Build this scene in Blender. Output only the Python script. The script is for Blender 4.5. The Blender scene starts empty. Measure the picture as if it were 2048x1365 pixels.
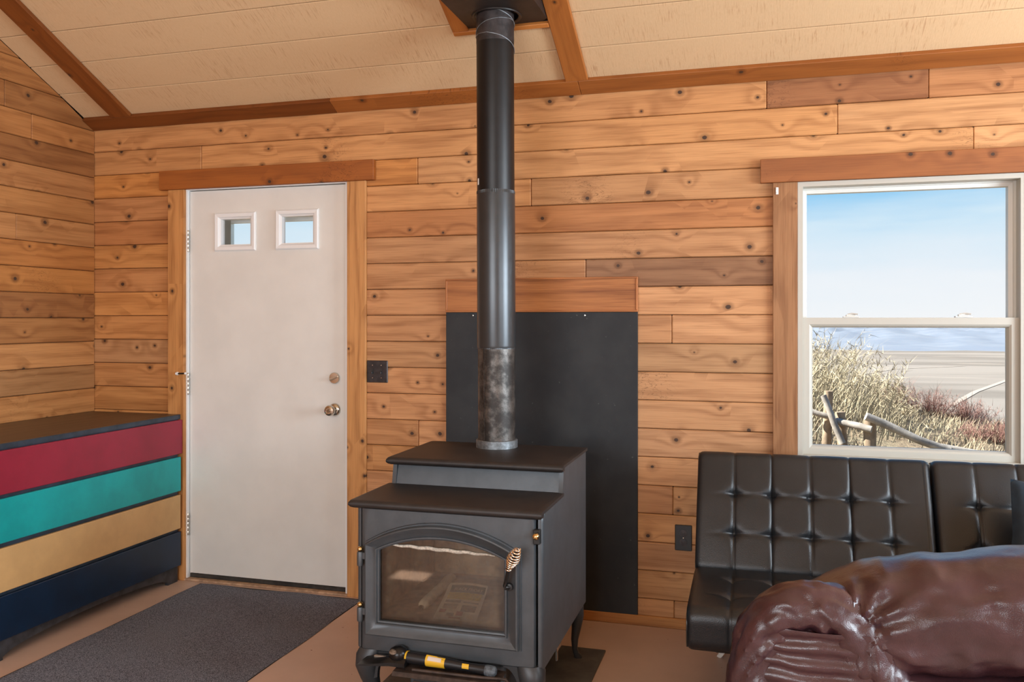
import bpy, bmesh, math, random
from mathutils import Vector, Matrix, noise
R = math.radians
random.seed(7)
SC = bpy.context.scene
COL = SC.collection

# ---------------------------------------------------------------- camera
cam_data = bpy.data.cameras.new('camera')
cam = bpy.data.objects.new('camera', cam_data)
COL.objects.link(cam)
cam.location = (0.0, -3.8447, 1.3705)
cam.rotation_euler = (R(90), 0, R(16.131))
cam_data.sensor_width = 36.0
cam_data.lens = 36.0 * 1709.3 / 2048.0
cam_data.shift_y = -(682.5 - 639.3) / 2048.0
cam_data.clip_end = 30000
cam_data.clip_start = 0.05
SC.camera = cam

# ---------------------------------------------------------------- world
world = bpy.data.worlds.new('world')
SC.world = world
world.use_nodes = True
wn = world.node_tree.nodes
wl = world.node_tree.links
wn.clear()
w_out = wn.new('ShaderNodeOutputWorld')
w_bg = wn.new('ShaderNodeBackground')
w_tc = wn.new('ShaderNodeTexCoord')
w_sep = wn.new('ShaderNodeSeparateXYZ')
w_ramp = wn.new('ShaderNodeValToRGB')
w_noise = wn.new('ShaderNodeTexNoise')
w_map = wn.new('ShaderNodeMapping')
w_mad = wn.new('ShaderNodeMath')
w_mad.operation = 'MULTIPLY_ADD'
w_sub = wn.new('ShaderNodeMath')
w_sub.operation = 'SUBTRACT'
w_map.inputs['Scale'].default_value = (3, 3, 22)
w_noise.inputs['Scale'].default_value = 1.6
w_noise.inputs['Detail'].default_value = 4
wl.new(w_tc.outputs['Generated'], w_map.inputs['Vector'])
wl.new(w_map.outputs['Vector'], w_noise.inputs['Vector'])
wl.new(w_tc.outputs['Generated'], w_sep.inputs[0])
wl.new(w_noise.outputs[0], w_sub.inputs[0])
w_sub.inputs[1].default_value = 0.5
wl.new(w_sub.outputs[0], w_mad.inputs[0])
w_mad.inputs[1].default_value = 0.07
wl.new(w_sep.outputs['Z'], w_mad.inputs[2])
wl.new(w_mad.outputs[0], w_ramp.inputs[0])
cr = w_ramp.color_ramp
cr.elements[0].position = 0.0
cr.elements[0].color = (0.92, 0.94, 0.97, 1)
cr.elements[1].position = 1.0
cr.elements[1].color = (0.10, 0.30, 0.68, 1)
for p_, c_ in ((0.05, (0.86, 0.91, 0.97, 1)), (0.105, (0.66, 0.83, 0.96, 1)), (0.15, (0.26, 0.61, 0.92, 1)), (0.4, (0.16, 0.42, 0.80, 1))):
    e_ = cr.elements.new(p_)
    e_.color = c_
wl.new(w_ramp.outputs[0], w_bg.inputs['Color'])
w_bg.inputs['Strength'].default_value = 1.0
wl.new(w_bg.outputs[0], w_out.inputs['Surface'])

# ---------------------------------------------------------------- sun and window light
def lamp(name, kind, loc, rot, energy, color, **kw):
    d = bpy.data.lights.new(name, kind)
    d.energy = energy
    d.color = color
    for k, v in kw.items():
        setattr(d, k, v)
    o = bpy.data.objects.new(name, d)
    COL.objects.link(o)
    o.location = loc
    o.rotation_euler = rot
    return o

sun = lamp('sun', 'SUN', (-20, 0, 20), (0, 0, 0), 22.0, (1.0, 0.93, 0.83), angle=R(0.6))
sun.rotation_euler = Vector((1.0, 0.03, -0.84)).to_track_quat('-Z', 'Y').to_euler()
# daylight at the window openings behind and beside the camera
W_RIGHT = lamp('daylight_right_window', 'AREA', (3.04, -1.75, 1.55), (0, R(90), 0), 200, (0.80, 0.91, 1.0), shape='RECTANGLE', size=1.25, size_y=1.9)
W_RIGHT2 = lamp('daylight_right_rear_window', 'AREA', (3.04, -4.9, 1.55), (0, R(90), 0), 80, (0.88, 0.95, 1.0), shape='RECTANGLE', size=1.25, size_y=1.9)
W_REAR = lamp('daylight_rear_window', 'AREA', (-1.45, -6.40, 1.60), (R(90), 0, 0), 135, (0.95, 0.97, 1.0), shape='RECTANGLE', size=2.7, size_y=1.4)

SC.view_settings.view_transform = 'Standard'
SC.view_settings.look = 'None'
SC.view_settings.gamma = 1.0
SC.view_settings.exposure = 0.0
SC.view_settings.use_curve_mapping = False
SC.cycles.use_denoising = True
SC.cycles.adaptive_threshold = 0.05
SC.cycles.max_bounces = 8
SC.cycles.diffuse_bounces = 4
SC.cycles.glossy_bounces = 4
SC.cycles.transparent_max_bounces = 8
SC.cycles.caustics_reflective = False
SC.cycles.caustics_refractive = False

# ================================================================ node helpers
class NT:
    def __init__(s, name):
        s.m = bpy.data.materials.new(name)
        s.m.use_nodes = True
        s.t = s.m.node_tree
        s.n = s.t.nodes
        s.l = s.t.links
        s.n.clear()
        s.out = s.n.new('ShaderNodeOutputMaterial')
        s.b = s.n.new('ShaderNodeBsdfPrincipled')
        s.l.new(s.b.outputs[0], s.out.inputs['Surface'])
    def node(s, t, **kw):
        n = s.n.new(t)
        for k, v in kw.items():
            setattr(n, k, v)
        return n
    def put(s, sock, v):
        if isinstance(v, bpy.types.NodeSocket):
            s.l.new(v, sock)
        elif v is not None:
            sock.default_value = v
    def math(s, op, a, b=None, c=None, clamp=False):
        n = s.node('ShaderNodeMath', operation=op, use_clamp=clamp)
        s.put(n.inputs[0], a)
        if b is not None: s.put(n.inputs[1], b)
        if c is not None: s.put(n.inputs[2], c)
        return n.outputs[0]
    def mix(s, f, a, b, mode='MIX'):
        n = s.node('ShaderNodeMix', data_type='RGBA', blend_type=mode)
        s.put(n.inputs[0], f)
        s.put(n.inputs[6], a if isinstance(a, bpy.types.NodeSocket) else (*a, 1))
        s.put(n.inputs[7], b if isinstance(b, bpy.types.NodeSocket) else (*b, 1))
        return n.outputs[2]
    def xyz(s, x, y, z):
        n = s.node('ShaderNodeCombineXYZ')
        s.put(n.inputs[0], x); s.put(n.inputs[1], y); s.put(n.inputs[2], z)
        return n.outputs[0]
    def noise(s, vec, scale=1.0, detail=2.0, rough=0.5, dist=0.0):
        n = s.node('ShaderNodeTexNoise')
        if vec is not None: s.l.new(vec, n.inputs['Vector'])
        n.inputs['Scale'].default_value = scale
        n.inputs['Detail'].default_value = detail
        n.inputs['Roughness'].default_value = rough
        n.inputs['Distortion'].default_value = dist
        return n.outputs[0]
    def obj(s):
        return s.node('ShaderNodeTexCoord').outputs['Object']
    def smooth(s, v, a, b, o0=0.0, o1=1.0):
        n = s.node('ShaderNodeMapRange', interpolation_type='SMOOTHSTEP')
        s.put(n.inputs[0], v)
        s.put(n.inputs[1], a); s.put(n.inputs[2], b)
        n.inputs[3].default_value = o0; n.inputs[4].default_value = o1
        return n.outputs[0]
    def bump(s, h, strength=0.3, dist=0.01):
        n = s.node('ShaderNodeBump')
        n.inputs['Strength'].default_value = strength
        n.inputs['Distance'].default_value = dist
        s.l.new(h, n.inputs['Height'])
        s.l.new(n.outputs[0], s.b.inputs['Normal'])
    def base(s, col=None, rough=None, metal=None, spec=None):
        if col is not None:
            s.put(s.b.inputs['Base Color'], col if isinstance(col, bpy.types.NodeSocket) else (*col, 1))
        if rough is not None: s.put(s.b.inputs['Roughness'], rough)
        if metal is not None: s.b.inputs['Metallic'].default_value = metal
        if spec is not None: s.b.inputs['Specular IOR Level'].default_value = spec
        return s.m

def plain(name, col, rough=0.5, metal=0.0, spec=0.5, var=0.0, vscale=8.0, bump=0.0, bscale=200.0):
    t = NT(name)
    c = col
    o = t.obj()
    if var > 0:
        n = t.noise(o, vscale, 4, 0.6)
        lo = tuple(max(0, k * (1 - var)) for k in col)
        hi = tuple(min(1, k * (1 + var)) for k in col)
        c = t.mix(t.smooth(n, 0.3, 0.7), lo, hi)
    if bump > 0:
        t.bump(t.noise(o, bscale, 3, 0.6), bump, 0.003)
    return t.base(c, rough, metal, spec)

def wood(name, light, dark, knots=0.38, ring=70.0, grain=0.45, rough=0.55, kscale=7.0, blotch=0.35):
    t = NT(name)
    sp = t.node('ShaderNodeSeparateXYZ')
    t.l.new(t.obj(), sp.inputs[0])
    oi = t.node('ShaderNodeObjectInfo')
    rnd = oi.outputs['Random']
    x = t.math('MULTIPLY_ADD', rnd, 53.0, sp.outputs[0])
    z = t.math('MULTIPLY_ADD', rnd, 31.0, sp.outputs[2])
    y = sp.outputs[1]
    warp = t.noise(t.xyz(t.math('MULTIPLY', x, 1.3), rnd, t.math('MULTIPLY', z, 9.0)), 1.0, 1.0, 0.5)
    # knots
    vo = t.node('ShaderNodeTexVoronoi', voronoi_dimensions='2D', feature='F1')
    vo.inputs['Scale'].default_value = 1.0
    t.l.new(t.xyz(t.math('MULTIPLY', x, kscale * 0.9), t.math('MULTIPLY', z, kscale * 1.05), 0.0), vo.inputs['Vector'])
    vs = t.node('ShaderNodeSeparateColor')
    t.l.new(vo.outputs['Color'], vs.inputs[0])
    d = t.math('ADD', vo.outputs['Distance'], t.math('MULTIPLY_ADD', t.noise(t.xyz(x, y, z), 40.0, 2), 0.05, -0.025))
    acc = t.math('GREATER_THAN', vs.outputs[0], 1.0 - knots)
    rad = t.math('MULTIPLY_ADD', vs.outputs[1], 0.065, 0.018)
    km = t.math('MULTIPLY', t.smooth(d, t.math('MULTIPLY', rad, 0.65), rad, 1.0, 0.0), acc)
    halo = t.math('MULTIPLY', t.smooth(d, rad, t.math('MULTIPLY', rad, 2.8), 1.0, 0.0), acc)
    wrapn = t.math('MULTIPLY', t.math('EXPONENT', t.math('MULTIPLY', d, -5.0)), t.math('MULTIPLY', acc, 9.0))
    ph = t.math('ADD', t.math('MULTIPLY_ADD', warp, 16.0, t.math('MULTIPLY', z, ring)), wrapn)
    g = t.math('MULTIPLY_ADD', t.math('SINE', ph), 0.5, 0.5)
    g = t.math('POWER', g, 2.2)
    fine = t.noise(t.xyz(t.math('MULTIPLY', x, 5.0), 0.0, t.math('MULTIPLY', z, 230.0)), 1.0, 2.0, 0.65)
    mid = t.noise(t.xyz(t.math('MULTIPLY', x, 2.6), 4.0, t.math('MULTIPLY', z, 75.0)), 1.0, 2.0, 0.6)
    big = t.noise(t.xyz(t.math('MULTIPLY', x, 2.2), 0.0, t.math('MULTIPLY', z, 8.0)), 1.0, 2.0, 0.6)
    f = t.math('MULTIPLY', g, grain * 0.75)
    f = t.math('ADD', f, t.math('MULTIPLY', t.smooth(fine, 0.42, 0.72), grain * 0.62))
    f = t.math('ADD', f, t.math('MULTIPLY', t.smooth(mid, 0.45, 0.72), grain * 0.5))
    f = t.math('ADD', f, t.math('MULTIPLY', t.smooth(big, 0.4, 0.75), blotch * 0.5), clamp=True)
    c = t.mix(f, light, dark)
    c = t.mix(t.math('MULTIPLY', t.smooth(big, 0.40, 0.25), 0.35), c, tuple(min(1.0, k * q) for k, q in zip(light, (1.12, 1.2, 1.3))))
    # resin runs and scorch-dark saw marks near board ends
    rs = t.noise(t.xyz(t.math('MULTIPLY', x, 9.0), 2.0, t.math('MULTIPLY', z, 26.0)), 1.0, 2.0, 0.7, 2.5)
    rz = t.noise(t.xyz(t.math('MULTIPLY', x, 1.7), 9.0, z), 1.0, 1.0)
    res = t.math('MULTIPLY', t.smooth(t.math('ABSOLUTE', t.math('SUBTRACT', rs, 0.5)), 0.022, 0.004), t.smooth(rz, 0.60, 0.70))
    c = t.mix(t.math('MULTIPLY', res, 0.55 if knots > 0.1 else 0.0), c, tuple(k * 0.35 for k in dark))
    c = t.mix(1.0, c, oi.outputs['Color'], 'MULTIPLY')
    c = t.mix(t.math('MULTIPLY', halo, 0.55), c, tuple(k * 0.45 for k in dark))
    c = t.mix(km, c, (0.055, 0.026, 0.014))
    t.bump(t.math('ADD', t.math('MULTIPLY', g, 0.35), fine), 0.12, 0.002)
    return t.base(c, rough, 0.0, 0.35)

M = {}
M['cedar'] = wood('cedar_plank', (0.58, 0.29, 0.117), (0.275, 0.108, 0.034), knots=0.46, grain=0.5)
M['trim_wood'] = wood('stained_trim', (0.37, 0.125, 0.026), (0.19, 0.055, 0.011), knots=0.22, grain=0.4, blotch=0.3)
M['oak'] = wood('oak_trim', (0.42, 0.165, 0.052), (0.20, 0.065, 0.018), knots=0.0, ring=45, grain=0.7)
M['laminate'] = wood('walnut_laminate', (0.066, 0.048, 0.036), (0.030, 0.022, 0.017), knots=0.0, ring=60, grain=0.6, rough=0.35)

def ceiling_mat():
    t = NT('rough_sawn_ceiling')
    sp = t.node('ShaderNodeSeparateXYZ')
    t.l.new(t.obj(), sp.inputs[0])
    oi = t.node('ShaderNodeObjectInfo')
    x = t.math('MULTIPLY_ADD', oi.outputs['Random'], 40.0, sp.outputs[0])
    z = sp.outputs[2]
    st = t.noise(t.xyz(t.math('MULTIPLY', x, 190.0), 0.0, t.math('MULTIPLY', z, 11.0)), 1.0, 3.0, 0.65)
    patch = t.noise(t.xyz(t.math('MULTIPLY', x, 3.0), 0.0, t.math('MULTIPLY', z, 5.0)), 1.0, 3.0, 0.6)
    m = t.math('MULTIPLY', t.smooth(st, 0.52, 0.66), t.smooth(patch, 0.38, 0.62))
    fib = t.noise(t.xyz(t.math('MULTIPLY', x, 330.0), 0.0, t.math('MULTIPLY', z, 60.0)), 1.0, 2.0)
    c = t.mix(fib, (0.60, 0.41, 0.23), (0.70, 0.50, 0.295))
    c = t.mix(t.math('MULTIPLY', m, 0.48), c, (0.36, 0.165, 0.075))
    t.bump(st, 0.25, 0.002)
    return t.base(c, 0.8, 0.0, 0.2)
M['ceiling'] = ceiling_mat()
M['door_paint'] = plain('door_paint', (0.72, 0.72, 0.69), 0.45, var=0.04, vscale=3, bump=0.05, bscale=300)
M['lite_frame'] = plain('white_lite_frame', (0.80, 0.82, 0.83), 0.4)
M['vinyl'] = plain('almond_vinyl', (0.47, 0.45, 0.395), 0.4)
M['sash'] = plain('white_sash', (0.66, 0.66, 0.62), 0.4)
M['dark_gap'] = plain('dark_rubber', (0.03, 0.026, 0.022), 0.7, var=0.5, vscale=20)
M['threshold'] = plain('worn_threshold', (0.42, 0.27, 0.17), 0.6, var=0.3, vscale=30)
M['steel_hinge'] = plain('hinge_steel', (0.62, 0.60, 0.54), 0.35, 0.8)
M['nickel'] = plain('satin_nickel', (0.64, 0.61, 0.54), 0.22, 1.0)
M['nickel_dark'] = plain('darker_nickel', (0.30, 0.27, 0.22), 0.25, 1.0)  # darker nickel tone for the keyway
M['white_plastic'] = plain('white_plastic', (0.8, 0.8, 0.78), 0.4)
M['bronze_plate'] = plain('bronze_plate', (0.035, 0.03, 0.032), 0.35, 0.4, var=0.3, vscale=40)
M['black_plastic'] = plain('black_plastic', (0.012, 0.012, 0.013), 0.4)
M['stove'] = plain('stove_black_steel', (0.076, 0.086, 0.096), 0.42, 0.40, var=0.1, vscale=14, bump=0.08, bscale=350)
M['stove_top'] = plain('stove_top_plate', (0.024, 0.020, 0.019), 0.5, 0.2, var=0.25, vscale=6, bump=0.08, bscale=250)
M['stove_leg'] = plain('stove_leg_iron', (0.045, 0.048, 0.052), 0.42, 0.3)
M['firebrick'] = plain('firebrick', (0.34, 0.26, 0.18), 0.9, var=0.45, vscale=14, bump=0.3, bscale=60)
M['rusty'] = plain('rusty_plate', (0.046, 0.030, 0.023), 0.6, 0.3, var=0.5, vscale=25)
M['brass'] = plain('brass', (0.72, 0.50, 0.22), 0.22, 1.0)
M['copper'] = plain('copper_wire', (0.90, 0.70, 0.52), 0.25, 1.0)
M['black_rod'] = plain('black_rod', (0.015, 0.014, 0.014), 0.4, 0.2)
M['pipe_black'] = plain('pipe_black', (0.005, 0.005, 0.006), 0.40, 0.0, spec=0.35, var=0.2, vscale=20)
M['pipe_grey'] = plain('pipe_grey', (0.058, 0.064, 0.070), 0.33, 0.6, var=0.08, vscale=8)
M['pipe_rust'] = plain('pipe_old', (0.030, 0.024, 0.024), 0.5, 0.3, var=0.6, vscale=22)
M['galv'] = plain('galvanised', (0.20, 0.22, 0.235), 0.45, 0.6, var=0.3, vscale=60)
M['box_black'] = plain('flashing_black', (0.026, 0.021, 0.019), 0.5, 0.3, var=0.3, vscale=12)

def tarnish():
    t = NT('tarnished_pipe')
    o = t.obj()
    a = t.noise(o, 14.0, 5, 0.65)
    b = t.noise(o, 170.0, 3, 0.7)
    c = t.mix(t.smooth(a, 0.42, 0.66), (0.036, 0.033, 0.031), (0.135, 0.125, 0.115))
    c = t.mix(t.math('MULTIPLY', t.smooth(b, 0.5, 0.7), 0.55), c, (0.035, 0.03, 0.028))
    c = t.mix(t.smooth(t.noise(o, 6.0, 4, 0.7), 0.58, 0.75), c, (0.16, 0.10, 0.085))
    return t.base(c, t.smooth(a, 0.3, 0.7, 0.55, 0.38), 0.6)
M['tarnish'] = tarnish()

def chalk():
    t = NT('hearth_shield_board')
    o = t.obj()
    a = t.noise(o, 5.0, 4, 0.6)
    b = t.noise(o, 300.0, 2)
    c = t.mix(t.smooth(a, 0.3, 0.75), (0.012, 0.014, 0.017), (0.024, 0.026, 0.028))
    c = t.mix(t.smooth(t.noise(o, 55.0, 2), 0.72, 0.8), c, (0.07, 0.07, 0.065))
    t.bump(b, 0.1, 0.002)
    return t.base(c, 0.62, 0.0, 0.4)
M['chalk'] = chalk()

def leather(name, c0, c1, rough, wr=0.0, coat=0.0):
    t = NT(name)
    o = t.obj()
    vo = t.node('ShaderNodeTexVoronoi')
    vo.inputs['Scale'].default_value = 420
    t.l.new(o, vo.inputs['Vector'])
    a = t.noise(o, 6.0, 4, 0.6)
    c = t.mix(t.smooth(a, 0.3, 0.75), c0, c1)
    h = t.math('MULTIPLY', vo.outputs['Distance'], 0.25)
    if wr > 0:
        w = t.noise(o, 26.0, 3, 0.55, 1.2)
        h = t.math('ADD', h, t.math('MULTIPLY', w, wr))
    t.bump(h, 0.35, 0.004)
    t.b.inputs['Coat Weight'].default_value = coat
    t.b.inputs['Coat Roughness'].default_value = 0.25
    return t.base(c, rough, 0.0, 0.5)
M['leather_black'] = leather('black_leather', (0.008, 0.0095, 0.012), (0.015, 0.0165, 0.019), 0.36, 0.12)
M['leather_maroon'] = leather('maroon_leather', (0.034, 0.0125, 0.016), (0.060, 0.024, 0.029), 0.30, 1.0, 0.35)
M['piping'] = plain('black_piping', (0.02, 0.02, 0.02), 0.3)
M['navy_cloth'] = plain('navy_cloth', (0.018, 0.034, 0.055), 0.85, var=0.25, vscale=20, bump=0.3, bscale=500)
M['chrome'] = plain('chrome_leg', (0.55, 0.50, 0.44), 0.2, 1.0)

def rug_mat():
    t = NT('rug_loops')
    o = t.obj()
    a = t.noise(o, 330.0, 3, 0.8)
    b = t.noise(o, 1.6, 3, 0.5)
    c = t.mix(t.smooth(a, 0.36, 0.66), (0.028, 0.031, 0.044), (0.36, 0.385, 0.46))
    c = t.mix(t.smooth(b, 0.35, 0.7), c, t.mix(0.8, c, (0.85, 0.80, 0.80), 'MULTIPLY'))
    t.bump(a, 0.9, 0.006)
    return t.base(c, 0.95, 0.0, 0.1)
M['rug'] = rug_mat()
M['rug_edge'] = plain('rug_edge', (0.02, 0.018, 0.018), 0.9)

def floor_mat():
    t = NT('painted_plywood_floor')
    o = t.obj()
    a = t.noise(o, 2.3, 4, 0.6)
    b = t.noise(o, 420.0, 2)
    c = t.mix(t.smooth(a, 0.3, 0.7), (0.50, 0.35, 0.27), (0.58, 0.41, 0.32))
    c = t.mix(t.math('MULTIPLY', b, 0.25), c, (0.40, 0.26, 0.19))
    c = t.mix(t.smooth(t.noise(o, 38.0, 2), 0.73, 0.78), c, (0.22, 0.12, 0.08))
    t.bump(b, 0.12, 0.002)
    return t.base(c, 0.5, 0.0, 0.4)
M['floor'] = floor_mat()
M['pad'] = plain('hearth_pad', (0.085, 0.075, 0.065), 0.6, 0.1, var=0.3, vscale=9)
M['paint_red'] = plain('paint_red', (0.25, 0.013, 0.034), 0.36, var=0.1, vscale=6, bump=0.05, bscale=300)
M['paint_teal'] = plain('paint_teal', (0.0, 0.31, 0.32), 0.32, var=0.1, vscale=6, bump=0.05, bscale=300)
M['paint_mustard'] = plain('paint_mustard', (0.58, 0.355, 0.15), 0.42, var=0.08, vscale=6, bump=0.05, bscale=300)
M['paint_navy'] = plain('paint_navy', (0.001, 0.014, 0.040), 0.36, var=0.2, vscale=6, bump=0.05, bscale=300)
M['paint_slate'] = plain('paint_slate', (0.022, 0.034, 0.052), 0.4, var=0.35, vscale=18)
M['paint_worn'] = plain('paint_worn', (0.030, 0.030, 0.034), 0.55, var=0.6, vscale=14)
M['paper'] = plain('newsprint', (0.78, 0.74, 0.66), 0.85, var=0.08, vscale=30)
M['ink_dark'] = plain('ink_dark', (0.045, 0.06, 0.055), 0.8)
M['ink_yellow'] = plain('ink_yellow', (0.52, 0.42, 0.05), 0.8, var=0.3, vscale=80)
M['ink_red'] = plain('ink_red', (0.38, 0.08, 0.06), 0.8)
M['ink_grey'] = plain('ink_grey', (0.26, 0.23, 0.20), 0.8, var=0.3, vscale=90)
M['rope'] = plain('rope_gasket', (0.55, 0.51, 0.44), 0.9, var=0.3, vscale=150, bump=0.9, bscale=260)
M['yellow'] = plain('label_yellow', (0.80, 0.48, 0.03), 0.45)
M['rubber_grip'] = plain('rubber_grip', (0.012, 0.012, 0.014), 0.42)
M['rubber_worn'] = plain('worn_grip_end', (0.085, 0.105, 0.125), 0.55, var=0.5, vscale=90)
M['axe_steel'] = plain('axe_steel', (0.014, 0.013, 0.013), 0.3, 0.4, var=0.4, vscale=40)
M['axe_scuff'] = plain('bare_steel', (0.45, 0.40, 0.34), 0.4, 0.7, var=0.4, vscale=90)
M['axe_worn'] = plain('worn_paint', (0.16, 0.12, 0.09), 0.7, 0.2, var=0.6, vscale=160)
M['label_white'] = plain('label_white', (0.7, 0.62, 0.55), 0.5)
M['plain_wall'] = plain('plain_board_wall', (0.52, 0.27, 0.115), 0.6, var=0.15, vscale=3)

def glass_mat(name, tint, refl_rough=0.01):
    t = NT(name)
    t.n.remove(t.b)
    tr = t.node('ShaderNodeBsdfTransparent')
    tr.inputs['Color'].default_value = (*tint, 1)
    gl = t.node('ShaderNodeBsdfGlossy')
    gl.inputs['Roughness'].default_value = refl_rough
    fr = t.node('ShaderNodeFresnel')
    fr.inputs['IOR'].default_value = 1.45
    mx = t.node('ShaderNodeMixShader')
    t.l.new(t.math('MULTIPLY', fr.outputs[0], 0.4), mx.inputs[0])
    t.l.new(tr.outputs[0], mx.inputs[1])
    t.l.new(gl.outputs[0], mx.inputs[2])
    t.l.new(mx.outputs[0], t.out.inputs['Surface'])
    return t.m
M['pane'] = glass_mat('window_pane', (0.99, 1.0, 1.0))

def sooty_glass():
    t = NT('sooty_stove_glass')
    o = t.obj()
    sp = t.node('ShaderNodeSeparateXYZ')
    t.l.new(o, sp.inputs[0])
    n1 = t.noise(o, 9.0, 5, 0.65)
    n2 = t.noise(o, 38.0, 4, 0.7)
    # soot creeps in from the rim of the pane (object space: x -0.222..0.222, z 0..0.29)
    ex = t.math('ABSOLUTE', sp.outputs[0])
    rim = t.math('MAXIMUM', t.smooth(ex, 0.15, 0.225), t.smooth(sp.outputs[2], 0.055, 0.0))
    soot = t.math('ADD', t.math('MULTIPLY', n1, 0.75), t.math('MULTIPLY', rim, 0.32))
    c = t.mix(t.smooth(n1, 0.35, 0.7), (0.05, 0.038, 0.025), (0.15, 0.115, 0.075))
    c = t.mix(t.smooth(t.math('ADD', t.math('MULTIPLY', n2, 0.55), rim), 0.85, 1.2), c, (0.02, 0.012, 0.007))
    t.base(c, 0.9, 0.0, 0.0)
    tr = t.node('ShaderNodeBsdfTransparent')
    tr.inputs['Color'].default_value = (0.95, 0.90, 0.82, 1)
    mx = t.node('ShaderNodeMixShader')
    t.l.new(t.smooth(soot, 0.30, 0.90, 0.04, 0.72), mx.inputs[0])
    t.l.new(tr.outputs[0], mx.inputs[1])
    t.l.new(t.b.outputs[0], mx.inputs[2])
    gl = t.node('ShaderNodeBsdfGlossy')
    gl.inputs['Roughness'].default_value = 0.035
    fr = t.node('ShaderNodeFresnel')
    fr.inputs['IOR'].default_value = 1.75
    m2 = t.node('ShaderNodeMixShader')
    t.l.new(fr.outputs[0], m2.inputs[0])
    t.l.new(mx.outputs[0], m2.inputs[1])
    t.l.new(gl.outputs[0], m2.inputs[2])
    t.l.new(m2.outputs[0], t.out.inputs['Surface'])
    return t.m
M['sooty'] = sooty_glass()

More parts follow.
